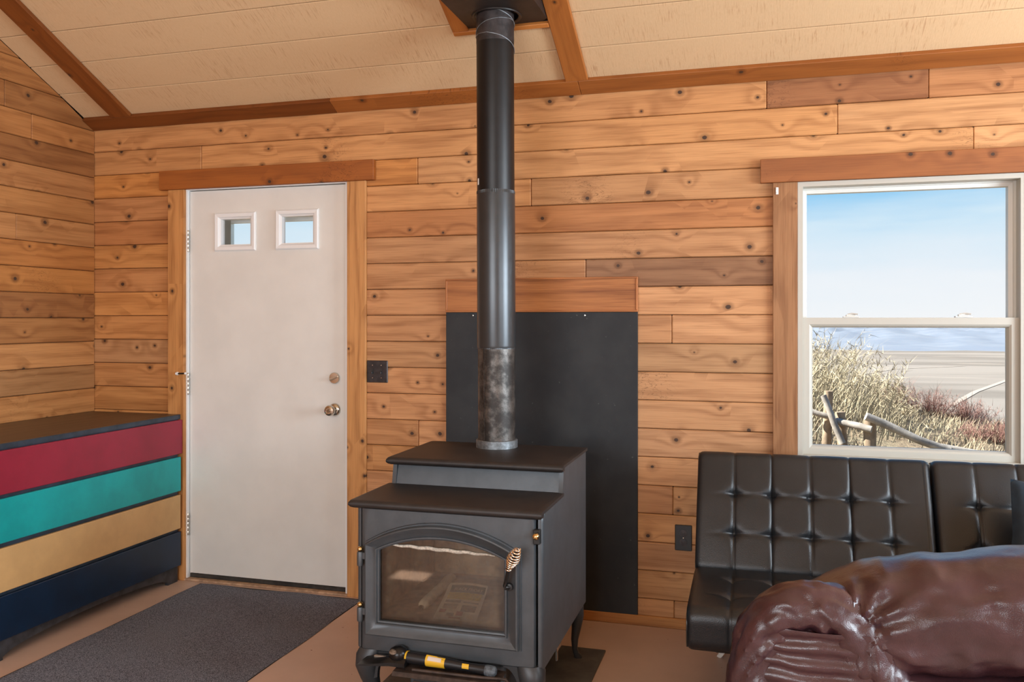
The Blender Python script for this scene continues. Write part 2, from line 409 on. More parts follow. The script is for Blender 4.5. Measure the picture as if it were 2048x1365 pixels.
# ================================================================ mesh helpers
class MB:
    """collects verts and faces; build() links them as one mesh object"""
    def __init__(s):
        s.v = []; s.f = []
    def add(s, vs, fs, mat=None):
        o = len(s.v)
        s.v += [tuple((mat @ Vector(p)) if mat is not None else p) for p in vs]
        s.f += [tuple(i + o for i in f) for f in fs]
        return s
    def box(s, x0, x1, y0, y1, z0, z1, b=0.0, mat=None):
        if b <= 0:
            vs = [(x, y, z) for z in (z0, z1) for y in (y0, y1) for x in (x0, x1)]
            fs = [(0, 2, 3, 1), (4, 5, 7, 6), (0, 1, 5, 4), (2, 6, 7, 3), (0, 4, 6, 2), (1, 3, 7, 5)]
            return s.add(vs, fs, mat)
        bm = bmesh.new()
        bmesh.ops.create_cube(bm, size=1.0)
        for v in bm.verts:
            v.co = Vector((x0 if v.co.x < 0 else x1, y0 if v.co.y < 0 else y1, z0 if v.co.z < 0 else z1))
        bmesh.ops.bevel(bm, geom=list(bm.edges), offset=b, segments=2 if b > 0.004 else 1, profile=0.5, affect='EDGES', clamp_overlap=True)
        bm.verts.index_update()
        vs = [tuple(v.co) for v in bm.verts]
        fs = [tuple(v.index for v in f.verts) for f in bm.faces]
        bm.free()
        return s.add(vs, fs, mat)
    def prism(s, pts, axis, a0, a1, mat=None):
        """closed polygon pts (2D) extruded along axis 'x','y' or 'z' from a0 to a1"""
        n = len(pts)
        def P(p, a):
            return {'x': (a, p[0], p[1]), 'y': (p[0], a, p[1]), 'z': (p[0], p[1], a)}[axis]
        vs = [P(p, a0) for p in pts] + [P(p, a1) for p in pts]
        fs = [tuple(range(n))[::-1], tuple(range(n, 2 * n))]
        fs += [(i, (i + 1) % n, n + (i + 1) % n, n + i) for i in range(n)]
        return s.add(vs, fs, mat)
    def lathe(s, prof, seg=24, mat=None, cap=True):
        """profile of (radius, z) turned about local Z"""
        vs = []; fs = []
        for r, z in prof:
            for k in range(seg):
                a = 2 * math.pi * k / seg
                vs.append((r * math.cos(a), r * math.sin(a), z))
        for i in range(len(prof) - 1):
            for k in range(seg):
                k2 = (k + 1) % seg
                fs.append((i * seg + k, i * seg + k2, (i + 1) * seg + k2, (i + 1) * seg + k))
        if cap:
            fs.append(tuple(range(seg))[::-1])
            fs.append(tuple(range((len(prof) - 1) * seg, len(prof) * seg)))
        return s.add(vs, fs, mat)
    def tube(s, pts, rad, seg=8, mat=None, cap=True):
        pts = [Vector(p) for p in pts]
        n = len(pts)
        rads = rad if isinstance(rad, (list, tuple)) else [rad] * n
        vs = []; fs = []
        up = None
        for i, p in enumerate(pts):
            t = (pts[min(i + 1, n - 1)] - pts[max(i - 1, 0)]).normalized()
            if up is None:
                up = t.orthogonal().normalized()
            up = (up - t * up.dot(t))
            up = up.normalized() if up.length > 1e-6 else t.orthogonal().normalized()
            w = t.cross(up)
            for k in range(seg):
                a = 2 * math.pi * k / seg
                vs.append(tuple(p + (up * math.cos(a) + w * math.sin(a)) * rads[i]))
        for i in range(n - 1):
            for k in range(seg):
                k2 = (k + 1) % seg
                fs.append((i * seg + k, i * seg + k2, (i + 1) * seg + k2, (i + 1) * seg + k))
        if cap:
            fs.append(tuple(range(seg))[::-1])
            fs.append(tuple(range((n - 1) * seg, n * seg)))
        return s.add(vs, fs, mat)
    def grid(s, fn, nu, nv, wrap_u=False, mat=None):
        vs = [fn(i / (nu if wrap_u else nu - 1), j / (nv - 1)) for j in range(nv) for i in range(nu)]
        fs = []
        for j in range(nv - 1):
            for i in range(nu if wrap_u else nu - 1):
                i2 = (i + 1) % nu
                fs.append((j * nu + i, j * nu + i2, (j + 1) * nu + i2, (j + 1) * nu + i))
        return s.add(vs, fs, mat)
    def loft(s, loops, close=True, cap0=False, cap1=False, mat=None):
        n = len(loops[0])
        vs = [p for lp in loops for p in lp]
        fs = []
        for j in range(len(loops) - 1):
            for i in range(n if close else n - 1):
                i2 = (i + 1) % n
                fs.append((j * n + i, j * n + i2, (j + 1) * n + i2, (j + 1) * n + i))
        if cap0: fs.append(tuple(range(n))[::-1])
        if cap1: fs.append(tuple(range((len(loops) - 1) * n, len(loops) * n)))
        return s.add(vs, fs, mat)
    def build(s, name, mat, parent=None, loc=None, smooth=None, color=None):
        me = bpy.data.meshes.new(name)
        me.from_pydata(s.v, [], s.f)
        bm = bmesh.new(); bm.from_mesh(me)
        bmesh.ops.recalc_face_normals(bm, faces=bm.faces)
        bm.to_mesh(me); bm.free()
        if smooth:
            me.shade_smooth()
            me.set_sharp_from_angle(angle=R(smooth))
        me.materials.append(M[mat] if isinstance(mat, str) else mat)
        o = bpy.data.objects.new(name, me)
        COL.objects.link(o)
        if loc is not None: o.location = loc
        if color is not None: o.color = (*color, 1)
        if parent is not None: o.parent = parent
        return o

def tag(o, label=None, cat=None, group=None, kind=None):
    if label: o['label'] = label
    if cat: o['category'] = cat
    if group: o['group'] = group
    if kind: o['kind'] = kind
    return o
def thing(name, label, cat, loc=(0, 0, 0), rotz=0.0, group=None):
    o = bpy.data.objects.new(name, None)
    COL.objects.link(o)
    o.empty_display_size = 0.1
    o.location = loc
    o.rotation_euler = (0, 0, rotz)
    return tag(o, label, cat, group)
def frame_matrix(origin, xd, yd):
    xd = Vector(xd).normalized(); yd = Vector(yd).normalized(); zd = xd.cross(yd)
    m = Matrix.Identity(4)
    for i in range(3):
        m[i][0], m[i][1], m[i][2], m[i][3] = xd[i], yd[i], zd[i], origin[i]
    return m
def fbm(p, o=4):
    v = 0; a = 0.5
    p = Vector(p)
    for _ in range(o):
        v += a * noise.noise(p); p = p * 2.03; a *= 0.5
    return v
def lerp(a, b, t): return a + (b - a) * t
def sstep(a, b, x):
    t = max(0.0, min(1.0, (x - a) / (b - a)))
    return t * t * (3 - 2 * t)

def plank(name, mat, parent, matrix, L, h, t, bev=0.003, tint=(1, 1, 1), Ltop=None, L0top=0.0):
    """board: length along local X, height along local Z, face on local y=0"""
    mb = MB().box(0, L, 0, t, 0, h, bev)
    if Ltop is not None or L0top:
        lt = L if Ltop is None else Ltop
        mb.v = [(lerp(0, L0top, z / h) + (x / L) * (lerp(L, lt, z / h) - lerp(0, L0top, z / h)), y, z) for x, y, z in mb.v]
    o = mb.build(name, mat, parent, color=tint)
    o.matrix_world = matrix
    return o

# ================================================================ room shell
XL, XR, YB = -3.479, 3.08, -6.44
SL = 0.486
CA = math.atan(SL)
EAVE = 2.413
RIDGE_Y = -3.22
def ceil_z(y): return EAVE + SL * (-y) if y > RIDGE_Y else EAVE + SL * (y - 2 * RIDGE_Y)

floor = MB().box(XL - 0.1, XR + 0.1, YB - 0.1, 0.14, -0.08, 0.0).build('floor', 'floor')
tag(floor, 'tan painted plywood floor', 'floor', kind='structure')

# openings in the back wall (x0,x1,z0,z1)
DOOR_O = (-2.925, -1.937, 0.0, 2.075)
WIN_O = (0.120, 1.055, 0.755, 1.975)
wb = MB()
y0, y1 = 0.022, 0.14
wb.box(XL - 0.1, DOOR_O[0], y0, y1, 0, 2.5)
wb.box(DOOR_O[0], DOOR_O[1], y0, y1, DOOR_O[3], 2.5)
wb.box(DOOR_O[1], WIN_O[0], y0, y1, 0, 2.5)
wb.box(WIN_O[0], WIN_O[1], y0, y1, 0, WIN_O[2])
wb.box(WIN_O[0], WIN_O[1], y0, y1, WIN_O[3], 2.5)
wb.box(WIN_O[1], XR + 0.1, y0, y1, 0, 2.5)
wall_back = wb.build('wall_back', 'dark_gap')
tag(wall_back, 'knotty cedar plank wall with door, stove and window', 'wall', kind='structure')

# left wall: backing with one small square light far along it, out of the picture
wlft = MB()
LX0, LX1 = XL - 0.14, XL - 0.022
SWY0, SWY1, SWZ0, SWZ1 = -2.835, -2.685, 1.36, 1.62
def gable(mb, ya, yb, z0, x0, x1):
    """wall piece between ya and yb (ya<yb) from z0 to the roof line"""
    pts = [(ya, z0), (yb, z0), (yb, ceil_z(min(0, yb)) + 0.06)]
    if ya < RIDGE_Y < yb: pts.append((RIDGE_Y, ceil_z(RIDGE_Y) + 0.06))
    pts.append((ya, ceil_z(max(ya, YB)) + 0.06))
    mb.prism(pts, 'x', x0, x1)
gable(wlft, SWY1, 0.14, 0, LX0, LX1)
gable(wlft, SWY0, SWY1, SWZ1, LX0, LX1)
wlft.box(LX0, LX1, SWY0, SWY1, 0, SWZ0)
gable(wlft, YB - 0.1, SWY0, 0, LX0, LX1)
wall_left = wlft.build('wall_left', 'dark_gap')
tag(wall_left, 'cedar plank gable wall above the striped dresser', 'wall', kind='structure')

wr = MB()
gable(wr, -0.80, 0.14, 0, XR, XR + 0.12)
gable(wr, -2.70, -0.80, 2.18, XR, XR + 0.12)
wr.box(XR, XR + 0.12, -2.70, -0.80, 0, 0.92)
gable(wr, -3.95, -2.70, 0, XR, XR + 0.12)
gable(wr, -5.85, -3.95, 2.18, XR, XR + 0.12)
wr.box(XR, XR + 0.12, -5.85, -3.95, 0, 0.92)
gable(wr, YB - 0.1, -5.85, 0, XR, XR + 0.12)
wall_right = wr.build('wall_right', 'plain_wall')
tag(wall_right, 'board wall on the right with two wide window openings', 'wall', kind='structure')
wf = MB()
wf.box(XL - 0.1, -2.8, YB - 0.12, YB, 0, 2.5)
wf.box(-0.1, XR + 0.1, YB - 0.12, YB, 0, 2.5)
wf.box(-2.8, -0.1, YB - 0.12, YB, 0, 0.9)
wf.box(-2.8, -0.1, YB - 0.12, YB, 2.3, 2.5)
wall_front = wf.build('wall_front', 'plain_wall')
tag(wall_front, 'board wall behind the viewer with a wide window opening', 'wall', kind='structure')

# ceiling: two slopes of deck with grooved panels under the nearer one
deck = MB()
deck.prism([(0.14, ceil_z(0) - SL * 0.14 + 0.022), (RIDGE_Y, ceil_z(RIDGE_Y) + 0.022), (YB - 0.1, EAVE + 0.022 - SL * 0.1), (YB - 0.1, EAVE + 0.12), (RIDGE_Y, ceil_z(RIDGE_Y) + 0.14), (0.14, EAVE + 0.12)], 'x', XL - 0.14, XR + 0.12)
ceiling = deck.build('ceiling', 'ceiling')
tag(ceiling, 'sloping tan rough-sawn panelled ceiling', 'ceiling', kind='structure')
UPS = Vector((0, -math.cos(CA), math.sin(CA)))
NUP = Vector((0, math.sin(CA), math.cos(CA)))
ys = [0.0, -0.25] + [-0.25 - 0.1825 * k for k in range(1, 16)]
for i in range(len(ys) - 1):
    a, b = ys[i], ys[i + 1]
    if b < RIDGE_Y + 0.02: break
    h = (a - b) / math.cos(CA)
    o = Vector((XL, a, ceil_z(a)))
    plank('ceiling_panel', 'ceiling', ceiling, frame_matrix(o, (1, 0, 0), NUP), XR - XL, h - 0.005, 0.018, 0.0016)

# ---------------------------------------------------------------- wall planks
S0, DZ = 0.119, 0.1272
joints = {17: [0.03, 0.668], 16: [-2.806, 0.317], 15: [-1.588, 0.834], 14: [-1.02], 13: [0.9], 12: [-0.2 + 1.4], 11: [-0.762],
          10: [-1.1], 9: [-0.373], 8: [-1.2, 1.5], 7: [-1.0], 6: [-0.9], 5: [-1.583, -0.9], 4: [-1.1], 3: [-0.368], 2: [-1.3], 1: [-1.0, 0.4], 0: [-0.9], -1: [-0.363]}
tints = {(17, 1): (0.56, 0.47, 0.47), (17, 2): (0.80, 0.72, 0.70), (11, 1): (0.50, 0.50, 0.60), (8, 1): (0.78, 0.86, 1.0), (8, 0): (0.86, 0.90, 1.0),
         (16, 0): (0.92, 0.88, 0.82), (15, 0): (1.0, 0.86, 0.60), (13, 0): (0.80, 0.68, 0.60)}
rng = random.Random(11)
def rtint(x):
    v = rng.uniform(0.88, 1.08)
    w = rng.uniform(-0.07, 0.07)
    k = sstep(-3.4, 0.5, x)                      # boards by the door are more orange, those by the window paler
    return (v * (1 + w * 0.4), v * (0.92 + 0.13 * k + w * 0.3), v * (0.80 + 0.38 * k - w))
for n in range(-1, 18):
    z0 = max(0.0, S0 + n * DZ); z1 = min(2.42, S0 + (n + 1) * DZ)
    zm = (z0 + z1) / 2
    cuts = []
    if zm < 2.10: cuts.append((-2.935, -1.925))
    if 0.78 < zm < 2.0: cuts.append((0.110, 1.065))
    js = [XL - 0.016] + sorted(joints.get(n, [])) + [XR]
    for i in range(len(js) - 1):
        segs = [(js[i], js[i + 1])]
        for c0, c1 in cuts:
            ns = []
            for a, b in segs:
                if c1 <= a or c0 >= b: ns.append((a, b)); continue
                if a < c0: ns.append((a, c0))
                if c1 < b: ns.append((c1, b))
            segs = ns
        for a, b in segs:
            if b - a < 0.02: continue
            tn = tints.get((n, i)) or rtint((max(a, -3.4) + min(b, 1.0)) / 2)
            plank('plank', 'cedar', wall_back, frame_matrix((a + 0.0006, rng.uniform(0.0, 0.0016), z0 + 0.0008), (1, 0, 0), (0, 1, 0)), b - a - 0.0012, z1 - z0 - 0.0022, 0.02, 0.0036, tn)
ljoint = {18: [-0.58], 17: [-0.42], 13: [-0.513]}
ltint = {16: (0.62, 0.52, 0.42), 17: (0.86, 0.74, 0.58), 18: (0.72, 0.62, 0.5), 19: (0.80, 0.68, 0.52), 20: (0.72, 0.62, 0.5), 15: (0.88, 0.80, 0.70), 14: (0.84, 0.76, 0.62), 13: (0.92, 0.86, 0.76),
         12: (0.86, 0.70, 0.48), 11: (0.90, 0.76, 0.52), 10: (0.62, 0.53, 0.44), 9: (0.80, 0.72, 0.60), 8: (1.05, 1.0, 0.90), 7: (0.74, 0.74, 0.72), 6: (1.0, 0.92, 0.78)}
for n in range(-1, 34):
    z0 = max(0.0, S0 + n * DZ - 0.012 if n > -1 else 0.0); z1 = S0 + (n + 1) * DZ - 0.012
    if z0 > ceil_z(RIDGE_Y) - 0.03: break
    yt0 = 0.0 if z0 <= EAVE else -(z0 - EAVE) / SL
    yt1 = 0.0 if z1 <= EAVE else -(z1 - EAVE) / SL
    ya = -4.9 if z1 < ceil_z(-4.9) else 2 * RIDGE_Y - yt1
    js = [ya] + sorted(ljoint.get(n, [])) + [yt0]
    if abs(js[0] - js[-1]) < 0.1: continue
    for i in range(len(js) - 1):
        a, b = js[i], js[i + 1]
        last = i == len(js) - 2
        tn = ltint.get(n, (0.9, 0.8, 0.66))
        k = rng.uniform(0.80, 0.92)  # browner boards, darkened further to paint in the shade on this wall
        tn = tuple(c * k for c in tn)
        if SWZ0 - DZ < z0 < SWZ1 and a < SWY0 < b:
            parts = [(a, SWY0), (SWY1, b)]
        else:
            parts = [(a, b)]
        for pa, pb in parts:
            lt = (pb - pa - 0.0012 + (yt1 - yt0)) if (last and pb == b) else None
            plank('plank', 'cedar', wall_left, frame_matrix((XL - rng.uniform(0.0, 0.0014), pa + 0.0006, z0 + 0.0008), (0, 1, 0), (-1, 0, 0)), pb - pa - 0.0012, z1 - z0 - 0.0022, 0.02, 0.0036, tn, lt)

# ---------------------------------------------------------------- trim: eave board, rafter strips, casings
def board(name, label, mat, matrix, L, h, t, tint=(1, 1, 1), bev=0.003):
    o = plank(name, mat, None, matrix, L, h, t, bev, tint)
    if label: tag(o, label, 'trim', kind='structure')
    return o
TB = 0.02
def on_ceiling(x, y, drop=TB):
    return Vector((x, y, ceil_z(y))) - NUP * drop
eave = thing('trim_1', 'long stained board where the ceiling meets the back wall', 'trim', (0, 0, 0))
tag(eave, kind='structure')
jx = -2.013
for a, b, tn in ((XL, jx, (0.55, 0.48, 0.42)), (jx, -0.78, (0.98, 0.98, 1.0)), (-0.78, XR, (0.88, 0.88, 0.95))):
    o = plank('board', 'trim_wood', eave, frame_matrix(on_ceiling(a + 0.0005, -0.001), (1, 0, 0), NUP), b - a - 0.001, 0.0915, TB, 0.002, tn)
def rafter(name, label, x0, x1, ya, yb, tn):
    L = (ya - yb) / math.cos(CA)
    m = frame_matrix(on_ceiling(x1, ya), UPS, NUP)
    return board(name, label, 'trim_wood', m, L, x1 - x0, TB, tn)
rafter('trim_2', 'dark rafter strip running up the ceiling beside the left wall', -3.29, -3.168, -0.0835, RIDGE_Y + 0.02, (0.62, 0.55, 0.48))
rafter('trim_3', 'stained rafter strip rising from the eave board right of the flue', -0.835, -0.733, -0.0835, RIDGE_Y + 0.02, (1.02, 1.05, 1.1))
rafter('trim_4', 'rafter strip on the ceiling above the window, far right', 1.62, 1.722, -0.0835, RIDGE_Y + 0.02, (1.02, 1.05, 1.1))
rafter('trim_5', 'short stained strip left of the black flue box', -1.256, -1.184, -0.405, -1.1, (1.25, 1.35, 1.4))
m5 = frame_matrix(on_ceiling(-1.256, -0.385), (1, 0, 0), NUP)
board('trim_6', 'short stained cross strip below the black flue box', 'trim_wood', m5, 0.42, 0.024, TB, (1.35, 1.45, 1.5))

# door casing
dc = thing('trim_7', 'pine door casing with dark stained head board', 'trim')
tag(dc, kind='structure')
def vboard(nm, parent, x0, x1, z0, z1, yf, t, mat, tint):
    # vertical board, grain upright: local X up, face toward the room
    return plank(nm, mat, parent, frame_matrix((x0, yf, z0), (0, 0, 1), (0, 1, 0)) @ Matrix.Translation((0, 0, -(x1 - x0))), z1 - z0, x1 - x0, t, 0.002, tint)
CAS = (1.12, 1.12, 1.02)
vboard('side_board', dc, -2.997, -2.897, 0.0, 2.053, -0.019, 0.0185, 'cedar', (1.0, 0.95, 0.80))
vboard('side_board', dc, -1.955, -1.855, 0.0, 2.053, -0.019, 0.0185, 'cedar', (1.0, 0.98, 0.86))
plank('head_board', 'trim_wood', dc, frame_matrix((-3.044, -0.03, 2.053), (1, 0, 0), (0, 1, 0)), 1.237, 0.1, 0.0295, 0.002, (0.92, 0.84, 0.74))
# window casing
wc = thing('trim_8', 'reddish window casing with a wide head board', 'trim')
tag(wc, kind='structure')
vboard('side_board', wc, 0.056, 0.157, 0.72, 1.956, -0.019, 0.0185, 'cedar', (0.60, 0.58, 0.62))
vboard('side_board', wc, 1.022, 1.122, 0.72, 1.956, -0.019, 0.0185, 'cedar', (0.60, 0.58, 0.62))
plank('head_board', 'trim_wood', wc, frame_matrix((0.005, -0.03, 1.956), (1, 0, 0), (0, 1, 0)), 1.17, 0.101, 0.0295, 0.002, (0.84, 0.88, 1.3))
plank('sill_board', 'cedar', wc, frame_matrix((0.056, -0.02, 0.70), (1, 0, 0), (0, 1, 0)), 1.07, 0.055, 0.0195, 0.002, (0.9, 0.85, 0.8))
br = MB().box(0.068, 0.079, -0.024, -0.0185, 1.905, 1.935, 0.001)
br.box(0.071, 0.076, -0.030, -0.0235, 1.910, 1.914).box(0.071, 0.076, -0.030, -0.0235, 1.926, 1.930)
br.build('blind_bracket', 'white_plastic', wc)

bb = MB().box(-1.85, -0.20, -0.016, -0.0005, 0.0, 0.046, 0.003)
bbx = plank('baseboard_back', 'cedar', None, frame_matrix((-1.852, -0.016, 0.0), (1, 0, 0), (0, 1, 0)), 4.9, 0.046, 0.0155, 0.003, (0.80, 0.72, 0.55))
tag(bbx, 'low pine baseboard along the back wall', 'baseboard', kind='structure')

# ================================================================ door
door = thing('door_1', 'pale grey steel entry door with two small square lights', 'door', (0, 0, 0))
tag(door, kind='structure')
DX0, DX1, DZ0, DZ1 = -2.886, -1.976, 0.034, 2.045
LITES = [(-2.733, -2.489, 1.726, 1.926), (-2.373, -2.128, 1.726, 1.929)]
FY0, FY1 = 0.018, 0.058
sl = MB()
holes = [(a + 0.03, b - 0.03, c + 0.026, d - 0.026) for a, b, c, d in LITES]
sl.box(DX0, DX1, FY0, FY1, DZ0, holes[0][2])
sl.box(DX0, DX1, FY0, FY1, holes[0][3], DZ1)
sl.box(DX0, holes[0][0], FY0, FY1, holes[0][2], holes[0][3])
sl.box(holes[0][1], holes[1][0], FY0, FY1, holes[0][2], holes[0][3])
sl.box(holes[1][1], DX1, FY0, FY1, holes[0][2], holes[0][3])
sl.build('door_slab', 'door_paint', door)
def picture_frame(mb, x0, x1, z0, z1, prof):
    """mitred moulding; prof is list of (inset, y)"""
    loops = []
    for ins, y in prof:
        loops.append([(x0 + ins, y, z0 + ins), (x1 - ins, y, z0 + ins), (x1 - ins, y, z1 - ins), (x0 + ins, y, z1 - ins)])
    mb.loft(loops)
for (a, b, c, d) in LITES:
    mb = MB()
    picture_frame(mb, a, b, c, d, [(0.0, FY0 + 0.002), (0.0, FY0 - 0.006), (0.006, FY0 - 0.012), (0.022, FY0 - 0.010), (0.027, FY0 - 0.004), (0.034, FY0 + 0.0), (0.036, FY0 + 0.03), (0.0, FY0 + 0.03)])
    fr = mb.build('lite_frame', 'lite_frame', door)
    MB().box(a + 0.034, b - 0.034, FY0 + 0.020, FY0 + 0.024, c + 0.034, d - 0.034).build('pane', 'pane', fr)
# frame the slab closes against, weather strip, threshold
jb = MB()
jb.box(DX0 - 0.039, DX0 - 0.004, 0.0, 0.135, 0.0, 2.075)
jb.box(DX1 + 0.004, DX1 + 0.039, 0.0, 0.135, 0.0, 2.075)
jb.box(DX0 - 0.004, DX1 + 0.004, 0.0, 0.135, DZ1 + 0.004, 2.075)
jb.build('jamb', 'lite_frame', door)
stp = MB()
stp.box(DX0 - 0.004, DX0 + 0.012, FY1 + 0.001, 0.10, 0.03, DZ1)
stp.box(DX1 - 0.012, DX1 + 0.004, FY1 + 0.001, 0.10, 0.03, DZ1)
stp.box(DX0 - 0.004, DX1 + 0.004, FY1 + 0.001, 0.10, DZ1 - 0.012, DZ1 + 0.004)
stp.build('door_stop', 'dark_gap', door)
MB().box(DX0, DX1, FY0 - 0.001, FY1, 0.010, 0.031, 0.003).build('door_sweep', 'dark_gap', door)
MB().box(DX0 - 0.02, DX1 + 0.02, -0.016, 0.13, 0.0, 0.010, 0.002).build('threshold', 'threshold', door)
for zc in (1.783, 1.031, 0.292):
    h = MB()
    m = Matrix.Translation((DX0 - 0.004, 0.006, zc - 0.058))
    for k in range(5):
        h.lathe([(0.0055, k * 0.0232 + 0.0006), (0.0062, k * 0.0232 + 0.0016), (0.0062, k * 0.0232 + 0.0216), (0.0055, k * 0.0232 + 0.0226)], 10, m)
    h.build('hinge', 'steel_hinge', door, smooth=40)
# deadbolt
db = MB().lathe([(0.0, 0.0), (0.0285, 0.0), (0.0285, 0.006), (0.026, 0.010), (0.0, 0.011)], 28, frame_matrix((-2.04, FY0, 1.077), (1, 0, 0), (0, 0, 1)), cap=False)
dbo = db.build('deadbolt', 'nickel', door, smooth=35)
tm = frame_matrix((-2.04, FY0 - 0.011, 1.077), (1, 0, 0.42), (0, 1, 0))
MB().box(-0.022, 0.022, -0.014, 0.004, -0.0055, 0.0055, 0.003, tm).build('thumb_turn', 'nickel', dbo)
# knob
km_ = frame_matrix((-2.04, FY0, 0.919), (1, 0, 0), (0, 0, 1))
kb = MB().lathe([(0.0, 0.0), (0.0325, 0.0), (0.0325, 0.003), (0.028, 0.010), (0.018, 0.015), (0.0, 0.015)], 28, km_, cap=False)
kbo = kb.build('knob_rose', 'nickel', door, smooth=35)
MB().lathe([(0.011, 0.012), (0.011, 0.030), (0.020, 0.036), (0.0265, 0.046), (0.0275, 0.056), (0.024, 0.065), (0.016, 0.069), (0.0145, 0.0675), (0.0, 0.0675)], 28, km_, cap=False).build('knob', 'nickel', kbo, smooth=35)
MB().lathe([(0.0, 0.0685), (0.009, 0.0685), (0.0085, 0.071), (0.0, 0.0712)], 20, km_, cap=False).build('keyway', 'nickel_dark', kbo, smooth=35)
# swing guard on the hinge side
gd = MB().tube([(-2.945, -0.022, 1.086), (-2.905, -0.03, 1.087), (-2.885, -0.024, 1.088)], 0.004, 8)
gdo = gd.build('swing_guard', 'black_rod', door, smooth=40)
MB().lathe([(0.0, 0.0), (0.009, 0.0), (0.009, 0.008), (0.006, 0.013), (0.0, 0.013)], 14, frame_matrix((-2.935, -0.019, 1.086), (1, 0, 0), (0, 0, 1)), cap=False).build('guard_base', 'white_plastic', gdo, smooth=40)
MB().lathe([(0.0, 0.0), (0.006, 0.0), (0.006, 0.008), (0.0, 0.011)], 14, frame_matrix((-2.882, -0.022, 1.088), (1, 0, 0), (0, 0, 1)), cap=False).build('guard_tip', 'white_plastic', gdo, smooth=40)

# storm door frame outside, seen through the small lights
sd = thing('door_2', 'grey framed storm door outside, glimpsed through the small lights', 'door')
tag(sd, kind='structure')
SDY = 0.19
q = MB().box(-2.93, -2.756, SDY, SDY + 0.03, 0.0, 2.08)
q.build('stile', 'steel_hinge', sd)
MB().box(-2.18, -1.93, SDY, SDY + 0.03, 0.0, 2.08).build('stile', 'steel_hinge', sd)
MB().box(-2.756, -2.18, SDY, SDY + 0.03, 1.893, 2.08).build('rail', 'lite_frame', sd)
MB().box(-2.756, -2.18, SDY, SDY + 0.03, 0.0, 0.35).build('rail', 'lite_frame', sd)
MB().box(-2.756, -2.18, SDY + 0.012, SDY + 0.016, 0.35, 1.893).build('pane', 'pane', sd)

# ================================================================ window
win = thing('window_1', 'almond vinyl single-hung window over the black futon', 'window')
tag(win, kind='structure')
mf = MB()
picture_frame(mf, 0.158, 1.021, 0.775, 1.955, [(0.0, 0.10), (0.0, -0.012), (0.020, -0.012), (0.022, 0.004), (0.022, 0.10)])
mf.build('window_frame', 'vinyl', win)
us = MB()
picture_frame(us, 0.170, 1.000, 1.350, 1.940, [(0.0, 0.095), (0.0, 0.045), (0.010, 0.045), (0.012, 0.052), (0.027, 0.056), (0.027, 0.095)])
uso = us.build('upper_sash', 'sash', win)
MB().box(0.196, 0.974, 0.072, 0.076, 1.376, 1.914).build('pane', 'pane', uso)
ls = MB()
picture_frame(ls, 0.177, 1.001, 0.793, 1.378, [(0.0, 0.044), (0.0, 0.006), (0.028, 0.006), (0.036, 0.012), (0.042, 0.024), (0.042, 0.044)])
lso = ls.build('lower_sash', 'vinyl', win)
MB().box(0.218, 0.960, 0.030, 0.034, 0.834, 1.337).build('pane', 'pane', lso)
for lx in (0.372, 0.800):
    lt = MB().box(lx - 0.032, lx + 0.032, 0.002, 0.030, 1.3785, 1.3835, 0.001)
    lt.box(lx - 0.020, lx + 0.020, 0.008, 0.026, 1.383, 1.391, 0.002)
    lt.tube([(lx - 0.014, 0.014, 1.391), (lx + 0.004, 0.010, 1.395), (lx + 0.026, 0.002, 1.392)], 0.0035, 6)
    lt.build('sash_lock', 'sash', lso)

# ================================================================ switch plate and outlet
sp_ = thing('switch_plate', 'dark bronze double light switch plate right of the door casing', 'switch')
MB().box(-1.853, -1.743, -0.0065, -0.0002, 1.061, 1.169, 0.0025).build('cover_plate', 'bronze_plate', sp_)
for cx in (-1.823, -1.776):
    MB().box(cx - 0.005, cx + 0.005, -0.008, -0.006, 1.103, 1.128).build('slot', 'black_plastic', sp_)
    MB().box(cx - 0.0035, cx + 0.0035, -0.018, -0.006, 1.104, 1.115, 0.0015).build('toggle', 'black_plastic', sp_)
    for zz in (1.084, 1.146):
        MB().lathe([(0.0, 0.0), (0.0028, 0.0), (0.002, 0.0012), (0.0, 0.0012)], 10, frame_matrix((cx, -0.0062, zz), (1, 0, 0), (0, 0, 1)), cap=False).build('screw', 'nickel', sp_)
ol = thing('wall_outlet', 'black duplex wall outlet low on the planks beside the futon', 'outlet')
MB().box(-0.359, -0.285, -0.0065, -0.0002, 0.347, 0.461, 0.0025).build('cover_plate', 'black_plastic', ol)
for zc in (0.384, 0.424):
    cx = -0.322
    rc = MB().lathe([(0.0, 0.0), (0.0165, 0.0), (0.0165, 0.003), (0.0, 0.0035)], 18, frame_matrix((cx, -0.006, zc), (1, 0, 0), (0, 0, 1)), cap=False).build('receptacle', 'bronze_plate', ol, smooth=35)
    MB().box(cx - 0.0075, cx - 0.005, -0.0102, -0.009, zc - 0.002, zc + 0.007).box(cx + 0.005, cx + 0.0075, -0.0102, -0.009, zc - 0.002, zc + 0.007).build('contact_slots', 'rusty', rc)
MB().lathe([(0.0, 0.0), (0.003, 0.0), (0.002, 0.0012), (0.0, 0.0012)], 10, frame_matrix((-0.322, -0.0062, 0.404), (1, 0, 0), (0, 0, 1)), cap=False).build('screw', 'nickel', ol)

